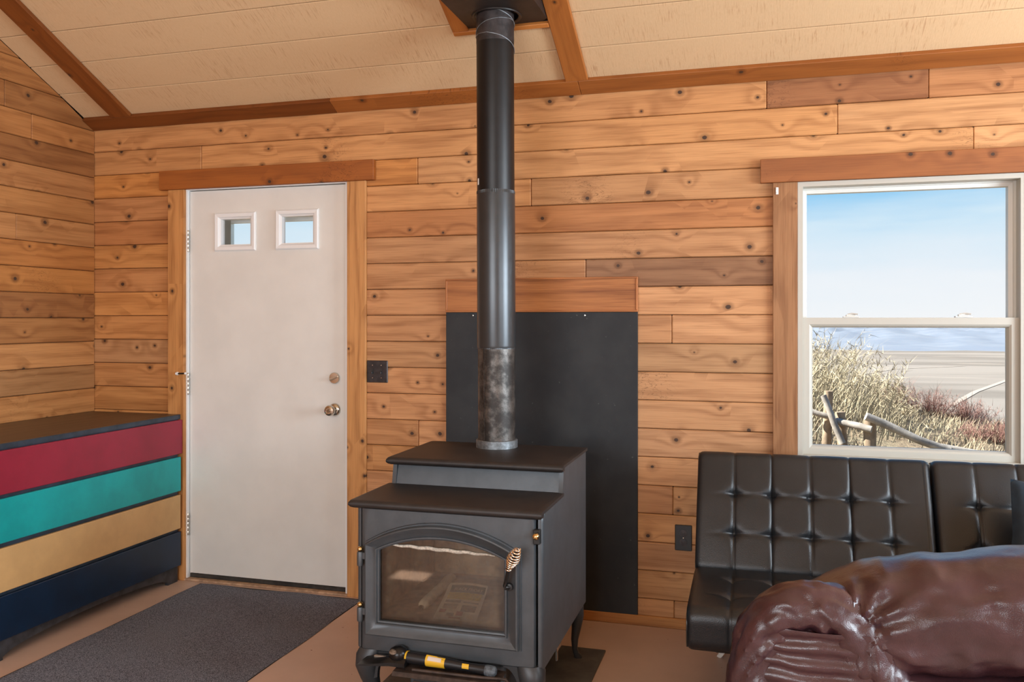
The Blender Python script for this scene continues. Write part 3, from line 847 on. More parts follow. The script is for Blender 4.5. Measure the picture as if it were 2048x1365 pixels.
# ================================================================ heat shield behind the stove
hs = thing('heat_shield', 'black heat shield board on the wall behind the wood stove', 'heat shield')
MB().box(-1.436, -0.523, -0.013, -0.0005, 0.046, 1.404, 0.001).build('board', 'chalk', hs)
for xx in (-0.762, -1.30):
    MB().lathe([(0.0, 0.0), (0.0042, 0.0), (0.003, 0.002), (0.0, 0.0022)], 10, frame_matrix((xx, -0.0128, 1.389), (1, 0, 0), (0, 0, 1)), cap=False).build('nail', 'nickel', hs)
st = thing('shield_header', 'oak drawer-front board mounted above the black heat shield', 'board')
plank('panel', 'oak', st, frame_matrix((-1.436, -0.019, 1.4045), (1, 0, 0), (0, 1, 0)), 0.914, 0.158, 0.0185, 0.002, (1.02, 1.0, 1.0))
for nm, x0, z0, L, h in (('edge_bead', -1.436, 1.4045, 0.914, 0.009), ('edge_bead', -1.436, 1.5535, 0.914, 0.009)):
    plank(nm, 'oak', st, frame_matrix((x0, -0.023, z0), (1, 0, 0), (0, 1, 0)), L, h, 0.0042, 0.0015, (1.05, 1.0, 1.0))
for x0 in (-1.436, -0.531):
    vboard('edge_bead', st, x0, x0 + 0.009, 1.4135, 1.5535, -0.023, 0.0042, 'oak', (1.05, 1.0, 1.0))

# ================================================================ dresser on the left
dr = thing('dresser', 'low dresser with red, teal, mustard and navy drawers by the left wall', 'dresser', (0, 0, 0))
CY0, CY1, CX0, CX1 = -1.20, -0.032, XL + 0.004, -2.922
ca = MB().box(CX0, CX1, CY0 + 0.01, CY1 - 0.004, 0.075, 0.848)
ca.build('carcass', 'paint_slate', dr)
tp = plank('top_board', 'laminate', dr, frame_matrix((CX1 + 0.006, CY0, 0.8665), (0, 1, 0), (0, 0, -1)), CY1 - CY0 + 0.010, CX1 - CX0 + 0.006, 0.0015, 0.0, (1.25, 1.2, 1.15))
tp.matrix_world = frame_matrix((CX0, CY0, 0.8725), (0, 1, 0), (0, 0, -1)) @ Matrix.Translation((0, 0, -(CX1 - CX0 + 0.006)))
MB().box(CX0, CX1 + 0.006, CY0, CY1 + 0.010, 0.849, 0.8708, 0.001).build('top_edge', 'paint_slate', dr)
for nm, mat, z0, z1, ye in (('drawer_front', 'paint_red', 0.668, 0.845, -0.020), ('drawer_front', 'paint_teal', 0.474, 0.652, -0.032), ('drawer_front', 'paint_mustard', 0.278, 0.454, -0.034), ('drawer_front', 'paint_navy', 0.085, 0.262, -0.032)):
    o = MB().box(CX1 + 0.0005, CX1 + 0.018, CY0, ye, z0, z1, 0.0025).build(nm, mat, dr)
    o['label'] = {'paint_red': 'red drawer front', 'paint_teal': 'teal drawer front', 'paint_mustard': 'mustard drawer front', 'paint_navy': 'navy drawer front'}[mat]
ap = []
ya, yb = CY0 + 0.012, CY1 - 0.006
ap_pts = [(ya, 0.0), (ya + 0.075, 0.0)]
for k in range(25):
    t_ = k / 24
    ap_pts.append((lerp(ya + 0.075, yb - 0.075, t_), 0.012 + 0.046 * math.sin(math.pi * t_) ** 0.45))
ap_pts += [(yb - 0.075, 0.0), (yb, 0.0), (yb, 0.085), (ya, 0.085)]
MB().prism(ap_pts, 'x', CX1 - 0.018, CX1 + 0.001).build('apron', 'paint_worn', dr)
for ea in (CY0 + 0.01, CY1 - 0.024):
    MB().box(CX0, CX1 - 0.019, ea, ea + 0.02, 0.0, 0.075).build('end_panel', 'paint_worn', dr)

# ================================================================ rug and hearth pad
rg = thing('entry_rug', 'charcoal looped runner rug in front of the door', 'rug', (-2.32, -0.05, 0))
rot = 0.0
rb = MB()
def rugfn(u, v):
    x = lerp(-0.463, 0.463, u); y = lerp(-2.4, 0.012, v)
    e = min(u, 1 - u, v, 1 - v)
    edge = sstep(0, 0.02, e)
    return (x + 0.004 * math.sin(y * 9) * (1 - edge), y + 0.006 * math.sin(x * 14) * (1 - edge), 0.002 + 0.006 * edge + 0.0012 * noise.noise((x * 3, y * 3, 0)))
rb.grid(rugfn, 60, 120)
rb.build('pile', 'rug', rg, smooth=60)
MB().box(-0.461, 0.461, -2.395, 0.010, 0.0004, 0.0026).build('backing', 'rug_edge', rg)
pad = MB().box(-1.360, -0.607, -1.62, -0.357, 0.0, 0.009, 0.002)
pado = pad.build('hearth_pad', 'pad')
tag(pado, 'dark square hearth pad on the floor under the stove', 'hearth pad')

# ================================================================ wood stove
ZT1, ZT2 = 0.748, 0.852
stv = thing('wood_stove', 'black step-top wood stove with arched glass door', 'stove', (-1.015, -0.80, 0.0))
def sbuild(mb, name, mat, parent=None, smooth=None, color=None):
    """builds in world coordinates under the stove empty"""
    o = mb.build(name, mat, parent, smooth=smooth, color=color)
    if parent is None:
        o.parent = stv
        o.matrix_parent_inverse = Matrix.Translation(stv.location).inverted()
    return o
SX0, SX1 = -1.340, -0.676         # outer faces of the side panels
prof = [(-0.43, 0.225), (-0.43, 0.842), (-0.862, 0.842), (-0.838, 0.826), (-0.853, 0.745), (-0.865, 0.733), (-1.128, 0.733), (-1.143, 0.725), (-1.146, 0.71), (-1.146, 0.235), (-1.135, 0.225)]
for nm, a, b in (('side_panel', SX0, SX0 + 0.016), ('side_panel', SX1 - 0.016, SX1)):
    bmx = bmesh.new()
    n = len(prof)
    va = [bmx.verts.new((a, p[0], p[1])) for p in prof]
    vb_ = [bmx.verts.new((b, p[0], p[1])) for p in prof]
    bmx.faces.new(va); bmx.faces.new(vb_[::-1])
    for i in range(n):
        bmx.faces.new((va[i], vb_[i], vb_[(i + 1) % n], va[(i + 1) % n]))
    bmesh.ops.recalc_face_normals(bmx, faces=bmx.faces)
    outer = a if nm and a == SX0 else b
    ed = [e for e in bmx.edges if all(abs(v.co.x - outer) < 1e-6 for v in e.verts) and all(v.co.y < -1.12 for v in e.verts)]
    bmesh.ops.bevel(bmx, geom=ed, offset=0.012, segments=4, profile=0.5, affect='EDGES')
    mb = MB()
    bmx.verts.index_update()
    mb.add([tuple(v.co) for v in bmx.verts], [tuple(v.index for v in f.verts) for f in bmx.faces])
    bmx.free()
    sbuild(mb, nm, 'stove', smooth=35)
# inner shell
sh = MB()
sh.box(SX0 + 0.016, SX1 - 0.016, -0.45, -0.432, 0.225, 0.84)            # back
sh.box(SX0 + 0.016, SX1 - 0.016, -1.12, -0.45, 0.225, 0.24)             # bottom
sbuild(sh, 'firebox_shell', 'stove')
fl = MB()
fx0, fx1, fy0, fy1, fz0, fz1 = -1.28, -0.745, -1.105, -0.56, 0.335, 0.66
fl.box(fx0, fx1, fy0, fy1, fz0 - 0.02, fz0)
fl.box(fx0 - 0.02, fx0, fy0, fy1, fz0, fz1)
fl.box(fx1, fx1 + 0.02, fy0, fy1, fz0, fz1)
fl.box(fx0, fx1, fy1, fy1 + 0.02, fz0, fz1)
fl.box(fx0, fx1, fy0, fy1, fz1, fz1 + 0.02)
sbuild(fl, 'firebrick_lining', 'firebrick')
# riser
sbuild(MB().prism([(-0.852, 0.735), (-0.840, 0.735), (-0.810, 0.838), (-0.824, 0.838)], 'x', SX0 + 0.0165, SX1 - 0.0165), 'step_riser', 'stove')
# top plates with rolled front edge
def plate(x0, x1, yf, yb, ztop, t=0.028, rx=0.018):
    mb = MB()
    sec = [(yb, ztop), (yf + 0.02, ztop)]
    for k in range(1, 9):
        a = math.pi * k / 9
        sec.append((yf + 0.014 - 0.014 * math.sin(a) * 1.0, ztop - t / 2 + t / 2 * math.cos(a)))
    sec += [(yf + 0.02, ztop - t), (yf + 0.03, ztop - t), (yf + 0.034, ztop - 0.012), (yb, ztop - 0.012)]
    nsec = len(sec)
    loops = []
    zc = ztop - t / 2
    for x, k in ((x0, 0.55), (x0 + rx * 0.3, 0.86), (x0 + rx, 1.0), (x1 - rx, 1.0), (x1 - rx * 0.3, 0.9), (x1, 0.65)):
        loops.append([(x, y, zc + (z - zc) * k) if z < ztop - 0.0001 or k == 1.0 else (x, y, ztop - (1 - k) * 0.008) for y, z in sec])
    mb.loft(loops, True, True, True)
    return mb
sbuild(plate(-1.362, -0.674, -1.172, -0.842, ZT1), 'lower_top_plate', 'stove_top', smooth=45)
sbuild(plate(-1.350, -0.668, -0.888, -0.435, ZT2), 'upper_top_plate', 'stove_top', smooth=45)

# front casting with an arched opening, and the arched door
def arch_loop(x0, x1, zb, zs, za, y):
    """bottom, right side, arch (or straight top when za==zs), left side"""
    pts = []
    for k in range(8): pts.append((lerp(x0, x1, k / 8), y, zb))
    for k in range(8): pts.append((x1, y, lerp(zb, zs, k / 8)))
    xm = (x0 + x1) / 2; w = (x1 - x0) / 2; hgt = za - zs
    for k in range(28):
        t_ = k / 28
        if hgt < 1e-6:
            pts.append((lerp(x1, x0, t_), y, zs))
        else:
            rr = (w * w + hgt * hgt) / (2 * hgt); a0 = math.asin(min(1, w / rr))
            a = lerp(a0, -a0, t_)
            pts.append((xm + rr * math.sin(a), y, za - rr + rr * math.cos(a)))
    for k in range(8): pts.append((x0, y, lerp(zs, zb, k / 8)))
    return pts
YF = -1.160
GX0, GX1 = -1.246, -0.801
outer_r = lambda ins, y: arch_loop(-1.320 + ins, -0.700 - ins, 0.230 + ins * 0.5, 0.722 - ins * 0.2, 0.722 - ins * 0.2, y)
fc = MB()
fc.loft([outer_r(0.0, -1.118), outer_r(0.0, YF + 0.014), outer_r(0.004, YF + 0.005), outer_r(0.014, YF), arch_loop(-1.300, -0.743, 0.288, 0.608, 0.688, YF), arch_loop(-1.298, -0.745, 0.290, 0.607, 0.686, YF - 0.006), arch_loop(-1.290, -0.753, 0.298, 0.600, 0.678, YF - 0.006), arch_loop(-1.290, -0.753, 0.298, 0.600, 0.678, YF + 0.01), arch_loop(-1.255, -0.79, 0.333, 0.588, 0.640, YF + 0.01), arch_loop(-1.255, -0.79, 0.333, 0.588, 0.640, -1.118), outer_r(0.0, -1.118)])
sbuild(fc, 'front_casting', 'stove', smooth=30)
dmb = MB()
da = lambda i, y: arch_loop(lerp(-1.294, GX0, i), lerp(-0.749, GX1, i), lerp(0.293, 0.342, i), lerp(0.604, 0.583, i), lerp(0.681, 0.632, i), y)
dmb.loft([da(0.0, YF + 0.004), da(0.0, YF - 0.018), da(0.05, YF - 0.026), da(0.14, YF - 0.028), da(0.35, YF - 0.022), da(0.62, YF - 0.014), da(0.76, YF - 0.012), da(0.78, YF - 0.018), da(0.88, YF - 0.018), da(0.90, YF - 0.011), da(1.0, YF - 0.009), da(1.0, YF + 0.004), da(0.0, YF + 0.004)])
sdoor = sbuild(dmb, 'stove_door', 'stove', smooth=28)
# sooty pane (own origin so the soot follows the rim)
gl_ = arch_loop(GX0 - 0.006, GX1 + 0.006, 0.336, 0.580, 0.635, 0.0)
gx, gz = (GX0 + GX1) / 2, 0.342
gp = [(p[0] - gx, 0.0, p[2] - gz) for p in gl_]
gmb = MB().loft([[(a, 0.002, c) for a, b, c in gp], [(a, 0.006, c) for a, b, c in gp]], True, True, True)
go = gmb.build('glass', 'sooty', sdoor, loc=(gx, YF + 0.0, gz))
# rope gasket behind the glass
rope = [(lerp(-1.222, -0.835, k / 40), YF + 0.001, 0.6025 + 0.0015 * math.sin(k * 0.9) - 0.010 * (k / 40)) for k in range(41)]
sbuild(MB().tube(rope, [0.0015 + 0.0050 * math.sin(math.pi * k / 40) ** 0.5 for k in range(41)], 8), 'rope_gasket', 'rope', sdoor, smooth=60)
sbuild(MB().tube([(GX0 - 0.001, YF + 0.0125, z / 100) for z in range(37, 58, 3)], 0.003, 6), 'rope_gasket', 'rope', sdoor, smooth=60)
# hinges with brass balls
for zc in (0.575, 0.385):
    xh, yh = -1.3135, YF - 0.016
    h = MB().lathe([(0.0, 0.0), (0.010, 0.0), (0.0108, 0.004), (0.0108, 0.044), (0.009, 0.048), (0.0, 0.048)], 16, Matrix.Translation((xh, yh, zc - 0.048)), cap=False)
    h.box(xh, xh + 0.022, yh - 0.004, yh + 0.012, zc - 0.026, zc - 0.002, 0.002)
    ho = sbuild(h, 'hinge', 'stove', smooth=40)
    sph = MB().lathe([(0.0, -0.0075), (0.006, -0.006), (0.0098, -0.002), (0.0106, 0.002), (0.009, 0.0065), (0.005, 0.0095), (0.0, 0.0105)], 18, Matrix.Translation((xh, yh, zc + 0.0075)), cap=False)
    sbuild(sph, 'brass_ball', 'brass', ho, smooth=60)
# latch bolt with brass knob at the right edge
lk = MB().box(-0.704, -0.682, YF - 0.004, YF + 0.02, 0.640, 0.688, 0.002)
lko = sbuild(lk, 'air_control', 'black_rod')
sbuild(MB().lathe([(0.0, 0.0), (0.006, 0.0), (0.006, 0.012), (0.0105, 0.016), (0.0115, 0.024), (0.008, 0.031), (0.0, 0.032)], 18, frame_matrix((-0.690, YF - 0.003, 0.672), (1, 0, 0), (0, 0, 1)), cap=False), 'brass_knob', 'brass', lko, smooth=60)
# coil handle
P0 = Vector((-0.790, YF - 0.034, 0.503)); P1 = Vector((-0.772, YF - 0.062, 0.566)); P2 = Vector((-0.737, YF - 0.085, 0.636))
rod = MB().tube([P0 + Vector((0.012, 0.03, 0.0)), P0 + Vector((0.012, 0.0, 0.0)), P0 + Vector((0.004, -0.008, 0.0)), P0 + Vector((0, -0.004, 0.006)), P0.lerp(P1, 0.5), P1, P2], 0.0062, 10)
rod.lathe([(0.0, 0.0), (0.012, 0.0), (0.012, 0.012), (0.0, 0.014)], 16, frame_matrix(P0 + Vector((0.012, 0.012, 0)), (1, 0, 0), (0, 0, 1)), cap=False)
hd = sbuild(rod, 'door_handle', 'black_rod', sdoor, smooth=40)
ax = (P2 - P1).normalized(); uu = ax.orthogonal().normalized(); vv = ax.cross(uu)
coil = []
LN = (P2 - P1).length + 0.012
N = 10 * 18
for k in range(N + 1):
    t_ = k / N
    a = 2 * math.pi * 10 * t_
    r_ = 0.0085 + 0.0115 * math.sin(math.pi * min(1, max(0, (t_ - 0.12) / 0.88))) ** 1.3
    coil.append(P1 + ax * (LN * t_) + (uu * math.cos(a) + vv * math.sin(a)) * r_)
sbuild(MB().tube(coil, 0.0024, 6), 'coil_grip', 'copper', hd, smooth=60)
# legs
def leg(cx, cy, dx, dy, brackets):
    mb = MB()
    secs = [(0.238, 0.0, 0.044), (0.215, 0.010, 0.045), (0.175, 0.016, 0.040), (0.13, 0.010, 0.031), (0.085, 0.0, 0.023), (0.05, 0.0, 0.018), (0.03, 0.006, 0.018), (0.018, 0.016, 0.024), (0.0095, 0.020, 0.026)]
    loops = []
    if not brackets: secs = [(z, off * 0.6, r_ * 0.62) for z, off, r_ in secs]
    for z, off, r_ in secs:
        lp = []
        for k in range(16):
            a = 2 * math.pi * k / 16
            ca_, sa_ = math.cos(a), math.sin(a)
            e = 0.75
            lp.append((cx + dx * off + r_ * math.copysign(abs(ca_) ** e, ca_), cy + dy * off + r_ * math.copysign(abs(sa_) ** e, sa_), z))
        loops.append(lp)
    mb.loft(loops, True, True, True)
    if brackets:
        pts = [(0.0, 0.236), (-dx * 0.085, 0.236), (-dx * 0.078, 0.226)]
        for k in range(1, 9):
            a = k / 8 * math.pi / 2
            pts.append((-dx * (0.078 - 0.05 * math.sin(a)), 0.226 - 0.085 * (1 - math.cos(a))))
        pts.append((0.0, 0.13))
        mb.prism([(cx + p[0], p[1]) for p in pts], 'y', cy - 0.034 if dy < 0 else cy + 0.014, cy - 0.014 if dy < 0 else cy + 0.034)
    return mb
for cx, cy, dx, dy in ((-1.288, -1.120, -1, -1), (-0.728, -1.120, 1, -1), (-1.288, -0.475, -1, 1), (-0.712, -0.475, 1, 1)):
    sbuild(leg(cx, cy, dx, dy, dy < 0), 'leg', 'stove_leg', smooth=50)
# ash pan housing, knob, lip and rod
ash = sbuild(MB().box(-1.146, -0.806, -1.135, -0.80, 0.055, 0.224, 0.004), 'ash_pan', 'stove')
sbuild(MB().box(-1.128, -0.824, -1.143, -1.1355, 0.070, 0.206, 0.003), 'ash_door', 'stove_leg', ash)
kn = MB()
kp = []
for k in range(13):
    a = math.pi * k / 12
    kp.append((-0.978 + 0.052 * math.cos(a), 0.135 + 0.042 * math.sin(a) ** 0.7))
kp += [(-1.03, 0.115), (-0.926, 0.115)]
kn.prism(kp, 'y', -1.178, -1.1435)
sbuild(kn, 'ash_door_knob', 'pad', ash, smooth=40)
sbuild(MB().box(-1.132, -1.050, -1.1465, -1.1432, 0.146, 0.1495).box(-1.132, -1.056, -1.146, -1.1432, 0.122, 0.141, 0.001), 'name_plate', 'rusty', ash)
lip = MB()
lip.prism([(-1.150, 0.212), (-1.238, 0.206), (-1.246, 0.194), (-1.243, 0.193), (-1.236, 0.2015), (-1.150, 0.2075)], 'x', -1.165, -0.800)
lipo = sbuild(lip, 'ash_lip', 'rusty', smooth=30)
sbuild(MB().tube([(-1.10, -1.226, 0.2135), (-0.86, -1.222, 0.2135), (-0.806, -1.214, 0.2135), (-0.785, -1.205, 0.209), (-0.778, -1.20, 0.197), (-0.784, -1.205, 0.188)], 0.0055, 8), 'lip_rod', 'rusty', lipo, smooth=40)
sbuild(MB().box(-0.692, -0.678, -0.93, -0.86, 0.205, 0.222, 0.002).box(-0.690, -0.684, -0.905, -0.895, 0.165, 0.206), 'air_lever', 'nickel')

# papers in the firebox
np_ = thing('newspaper', 'folded newspaper flyer lying in the stove firebox', 'newspaper', (-1.037, -0.915, 0.336), R(2))
npm = MB()
def pg(u, v):
    sk = 0.02
    x = lerp(-0.077, 0.077, u) + (0.5 - v) * 0.05
    y = lerp(-0.165, 0.165, v)
    return (x, y, 0.004 + 0.010 * v * v + 0.006 * sstep(0.8, 1.0, v) + 0.006 * math.sin(u * 3.1) * v)
npm.grid(pg, 12, 16)
npm.add([], [])
nv0 = len(npm.v)
npm.grid(lambda u, v: (pg(u, v)[0], pg(u, v)[1], pg(u, v)[2] - 0.0045), 12, 16)
npm.build('sheets', 'paper', np_, smooth=60)
def ink(u0, u1, v0, v1, mat, nm='print_block', lift=0.0007):
    MB().grid(lambda u, v: tuple(Vector(pg(lerp(u0, u1, u), lerp(v0, v1, v))) + Vector((0, 0, lift))), 8, 6).build(nm, mat, np_, smooth=60)
ink(0.10, 0.97, 0.76, 0.94, 'ink_dark')
ink(0.10, 0.93, 0.56, 0.75, 'ink_yellow')
ink(0.10, 0.44, 0.28, 0.42, 'ink_grey')
ink(0.55, 0.90, 0.22, 0.40, 'ink_grey')
ink(0.06, 0.22, 0.16, 0.26, 'ink_red')
ink(0.48, 0.64, 0.10, 0.22, 'ink_red')
ink(0.26, 0.44, 0.07, 0.16, 'ink_grey')
ink(0.35, 0.62, 0.015, 0.05, 'ink_red')
ink(0.10, 0.48, 0.46, 0.53, 'ink_grey')
ink(0.55, 0.92, 0.46, 0.50, 'ink_grey')
cu = bpy.data.curves.new('headline', 'FONT')
cu.body = 'BLACK FRIDAY'
cu.size = 0.026
cu.shear = 0.25
cu.extrude = 0.0002
tmp = bpy.data.objects.new('headline', cu)
COL.objects.link(tmp)
dg = bpy.context.evaluated_depsgraph_get()
tme = bpy.data.meshes.new_from_object(tmp.evaluated_get(dg))
bpy.data.objects.remove(tmp)
wtx = max(v.co.x for v in tme.vertices)
for v in tme.vertices:
    u_ = 0.18 + 0.74 * v.co.x / wtx
    vv_ = 0.81 + v.co.y * 3.6
    p_ = Vector(pg(u_, vv_))
    v.co = p_ + Vector((0, 0, 0.0014))
tme.materials.append(M['paper'])
ho_ = bpy.data.objects.new('headline', tme)
COL.objects.link(ho_)
ho_.parent = np_
rl = MB()
def rollfn(u, v):
    c_ = Vector((-1.165, -0.66, 0.356)).lerp(Vector((-1.148, -1.03, 0.352)), v)
    a = 2 * math.pi * u
    r_ = 0.016 * (1 + 0.35 * fbm((math.cos(a) * 2, math.sin(a) * 2, v * 9), 3)) * (0.5 + 0.5 * min(1, (1 - abs(2 * v - 1)) * 8))
    return (c_.x + 1.25 * r_ * math.cos(a), c_.y, c_.z + r_ * math.sin(a))
rl.grid(rollfn, 24, 40, True)
ro = rl.build('paper_roll', 'paper', None, smooth=50)
tag(ro, 'crumpled roll of newsprint beside the folded flyer in the firebox', 'paper')

# hatchet resting on the ash lip
hx = thing('hatchet', 'black hatchet with yellow handle label lying on the stove lip', 'hatchet', (-1.05, -1.196, 0.212), R(-3))
hm = MB()
sec = [(-0.240, 0.060, 0.004), (-0.205, 0.054, 0.010), (-0.165, 0.042, 0.015), (-0.135, 0.032, 0.020), (-0.10, 0.030, 0.021), (-0.080, 0.029, 0.020)]
lps = []
for x, hw, ht in sec:
    lps.append([(x, -hw, 0.001), (x, -hw, 0.001 + ht * 0.6), (x, -hw * 0.5, 0.001 + ht * 1.2), (x, hw * 0.5, 0.001 + ht * 1.2), (x, hw, 0.001 + ht * 0.6), (x, hw, 0.001)])
hm.loft(lps, True, True, True)
hd_ = hm.build('axe_head', 'axe_steel', hx, smooth=30)
MB().box(-0.205, -0.155, -0.006, 0.004, 0.0105, 0.0195, 0.001).build('bare_edge', 'axe_scuff', hd_)
eye = MB().lathe([(0.0, -0.024), (0.018, -0.02), (0.027, -0.008), (0.029, 0.006), (0.022, 0.02), (0.0, 0.025)], 18, Matrix.Translation((-0.118, 0.004, 0.031)) @ Matrix.Rotation(R(90), 4, 'Y') @ Matrix.Diagonal((1.0, 1.1, 1.3, 1)), cap=False)
eye.build('head_shroud', 'axe_steel', hx, smooth=60)
MB().lathe([(0.0, 0.0), (0.012, 0.0), (0.010, 0.002), (0.0, 0.003)], 12, Matrix.Translation((-0.125, -0.021, 0.046)) @ Matrix.Rotation(R(35), 4, 'X') @ Matrix.Diagonal((1.2, 0.9, 1, 1)), cap=False).build('worn_spot', 'axe_worn', hx, smooth=40)
def hsec(x, cz, ry, rz, n=14):
    return [(x, 0.006 + ry * math.cos(2 * math.pi * k / n), cz + rz * math.sin(2 * math.pi * k / n)) for k in range(n)]
MB().loft([hsec(-0.088, 0.024, 0.020, 0.020), hsec(-0.082, 0.024, 0.0205, 0.0205)], True, True, True).build('collar', 'yellow', hx, smooth=40)
hh = [(-0.083, 0.024, 0.0195, 0.0195), (-0.03, 0.0235, 0.019, 0.019), (0.03, 0.023, 0.018, 0.018), (0.09, 0.021, 0.016, 0.016), (0.14, 0.019, 0.014, 0.0145), (0.18, 0.0185, 0.015, 0.0155), (0.206, 0.0185, 0.017, 0.0165)]
MB().loft([hsec(*a) for a in hh], True, True, True).build('handle', 'rubber_grip', hx, smooth=50)
def wrap(x0, x1, a0, a1, grow):
    mb = MB()
    def f(u, v):
        x = lerp(x0, x1, u); a = lerp(a0, a1, v)
        cz = lerp(0.0235, 0.0215, sstep(-0.03, 0.09, x)); r_ = lerp(0.0192, 0.0160, sstep(-0.03, 0.09, x)) + grow
        return (x, 0.006 + r_ * math.cos(a), cz + r_ * math.sin(a))
    mb.grid(f, 8, 10)
    return mb
lb = wrap(-0.012, 0.056, R(100), R(250), 0.0008).build('label', 'yellow', hx, smooth=60)
wrap(-0.004, 0.044, R(118), R(160), 0.0014).build('label_print', 'label_white', lb, smooth=60)
wrap(0.118, 0.142, R(130), R(190), -0.0006).build('grip_patch', 'yellow', hx, smooth=60)
MB().loft([hsec(0.196, 0.0182, 0.0175, 0.017), hsec(0.210, 0.017, 0.021, 0.0185), hsec(0.226, 0.0165, 0.019, 0.0165), hsec(0.232, 0.0165, 0.012, 0.010)], True, True, True).build('butt_end', 'rubber_worn', hx, smooth=60)

# ================================================================ stove pipe
PX, PY = -1.026, -0.519
sp = thing('stove_pipe', 'tall round flue pipe rising from the stove to the ceiling', 'stove pipe', (PX, PY, ZT2))
def seg(nm, mat, prof, seg_n=48, parent=sp):
    return MB().lathe(prof, seg_n, cap=False).build(nm, mat, parent, smooth=35)
seg('base_collar', 'galv', [(0.0, -0.004), (0.0845, -0.004), (0.0845, 0.030), (0.0815, 0.032), (0.0765, 0.032), (0.0765, 0.0)])
seg('lower_section', 'tarnish', [(0.0755, 0.0), (0.0755, 0.42)])
seam = MB().box(-0.004, 0.001, -0.0772, -0.075, 0.034, 0.415)
so = seam.build('lower_seam', 'tarnish', sp)
so.rotation_euler = (0, 0, R(-24))
seg('middle_section', 'pipe_grey', [(0.0758, 0.400), (0.0772, 0.404), (0.0782, 0.412), (0.0782, 1.020), (0.0775, 1.026), (0.0775, 1.036), (0.0765, 1.038)])
for zr, ro_ in ((0.399, 0.0772), (1.028, 0.0784)):
    cr_ = MB()
    lo_ = [[((0.0764 if (k + j) % 2 else ro_) * math.cos(math.pi * k / 72), (0.0764 if (k + j) % 2 else ro_) * math.sin(math.pi * k / 72), zr + 0.012 * j) for k in range(144)] for j in (0, 1)]
    lo_[1] = [(x_, y_, zr + 0.012) for x_, y_, z_ in lo_[0]]
    cr_.loft(lo_)
    cr_.build('crimped_ring', 'pipe_grey', sp)
up = seg('upper_section', 'pipe_black', [(0.0755, 1.035), (0.0765, 1.040), (0.0765, 1.650)])
MB().box(-0.0778, -0.0755, -0.012, -0.004, 1.062, 1.088).build('paint_chip', 'white_plastic', up).rotation_euler = (0, 0, R(35))
seg('top_section', 'pipe_rust', [(0.0768, 1.640), (0.0772, 1.643), (0.0772, 1.772)])
WIRES = [[(-260, 2.585), (-200, 2.600), (-163, 2.606), (-141, 2.612), (-99, 2.616), (-60, 2.606), (-20, 2.588), (17, 2.566), (60, 2.55)],
         [(-230, 2.50), (-163, 2.532), (-130, 2.552), (-99, 2.566), (-61, 2.576), (-20, 2.580), (17, 2.575), (60, 2.56)],
         [(-230, 2.53), (-163, 2.519), (-130, 2.521), (-99, 2.519), (-56, 2.505), (-20, 2.487), (9, 2.468), (60, 2.44)]]
for wire in WIRES:
    pts = []
    for i in range(len(wire) - 1):
        for k in range(6):
            a = R(lerp(wire[i][0], wire[i + 1][0], k / 6)); z_ = lerp(wire[i][1], wire[i + 1][1], k / 6) - ZT2
            pts.append((0.0782 * math.cos(a), 0.0782 * math.sin(a), z_))
    MB().tube(pts, 0.0017, 5).build('wire_wrap', 'galv', sp, smooth=60)
sp.rotation_euler = (0, R(-0.25), 0)
fb = thing('flue_box', 'square black metal flue support box at the ceiling', 'flue box', (PX, PY, 2.58))
bx0, bx1, by0, by1, bz = -1.184, -0.836, -0.78, -0.409, 2.606
m_ = MB()
vs = [(bx0, by0, bz), (bx1, by0, bz), (bx1, by1, bz), (bx0, by1, bz), (bx0, by0, ceil_z(by0) - 0.002), (bx1, by0, ceil_z(by0) - 0.002), (bx1, by1, ceil_z(by1) - 0.002), (bx0, by1, ceil_z(by1) - 0.002)]
m_.add(vs, [(4, 5, 6, 7), (0, 1, 5, 4), (1, 2, 6, 5), (2, 3, 7, 6), (3, 0, 4, 7)])
# bottom plate with a round hole
ring = [(PX + 0.092 * math.cos(2 * math.pi * k / 32), PY + 0.092 * math.sin(2 * math.pi * k / 32), bz) for k in range(32)]
sq = []
for k in range(32):
    a = 2 * math.pi * k / 32
    c_, s_ = math.cos(a), math.sin(a)
    tx = ((bx1 - PX) / c_) if c_ > 1e-6 else ((bx0 - PX) / c_ if c_ < -1e-6 else 1e9)
    ty = ((by1 - PY) / s_) if s_ > 1e-6 else ((by0 - PY) / s_ if s_ < -1e-6 else 1e9)
    t_ = min(tx, ty)
    sq.append((PX + c_ * t_, PY + s_ * t_, bz))
m_.loft([sq, ring, [(p[0], p[1], ceil_z(p[1]) - 0.003) for p in ring]])
bo = m_.build('box_body', 'box_black', None)
bo.parent = fb; bo.matrix_parent_inverse = Matrix.Translation(fb.location).inverted()
rr = MB().lathe([(0.088, 0.0), (0.093, -0.004), (0.100, -0.004), (0.102, 0.0)], 40, Matrix.Translation((PX, PY, bz - 0.0005)), cap=False).build('trim_ring', 'black_rod', None, smooth=40)
rr.parent = fb; rr.matrix_parent_inverse = Matrix.Translation(fb.location).inverted()

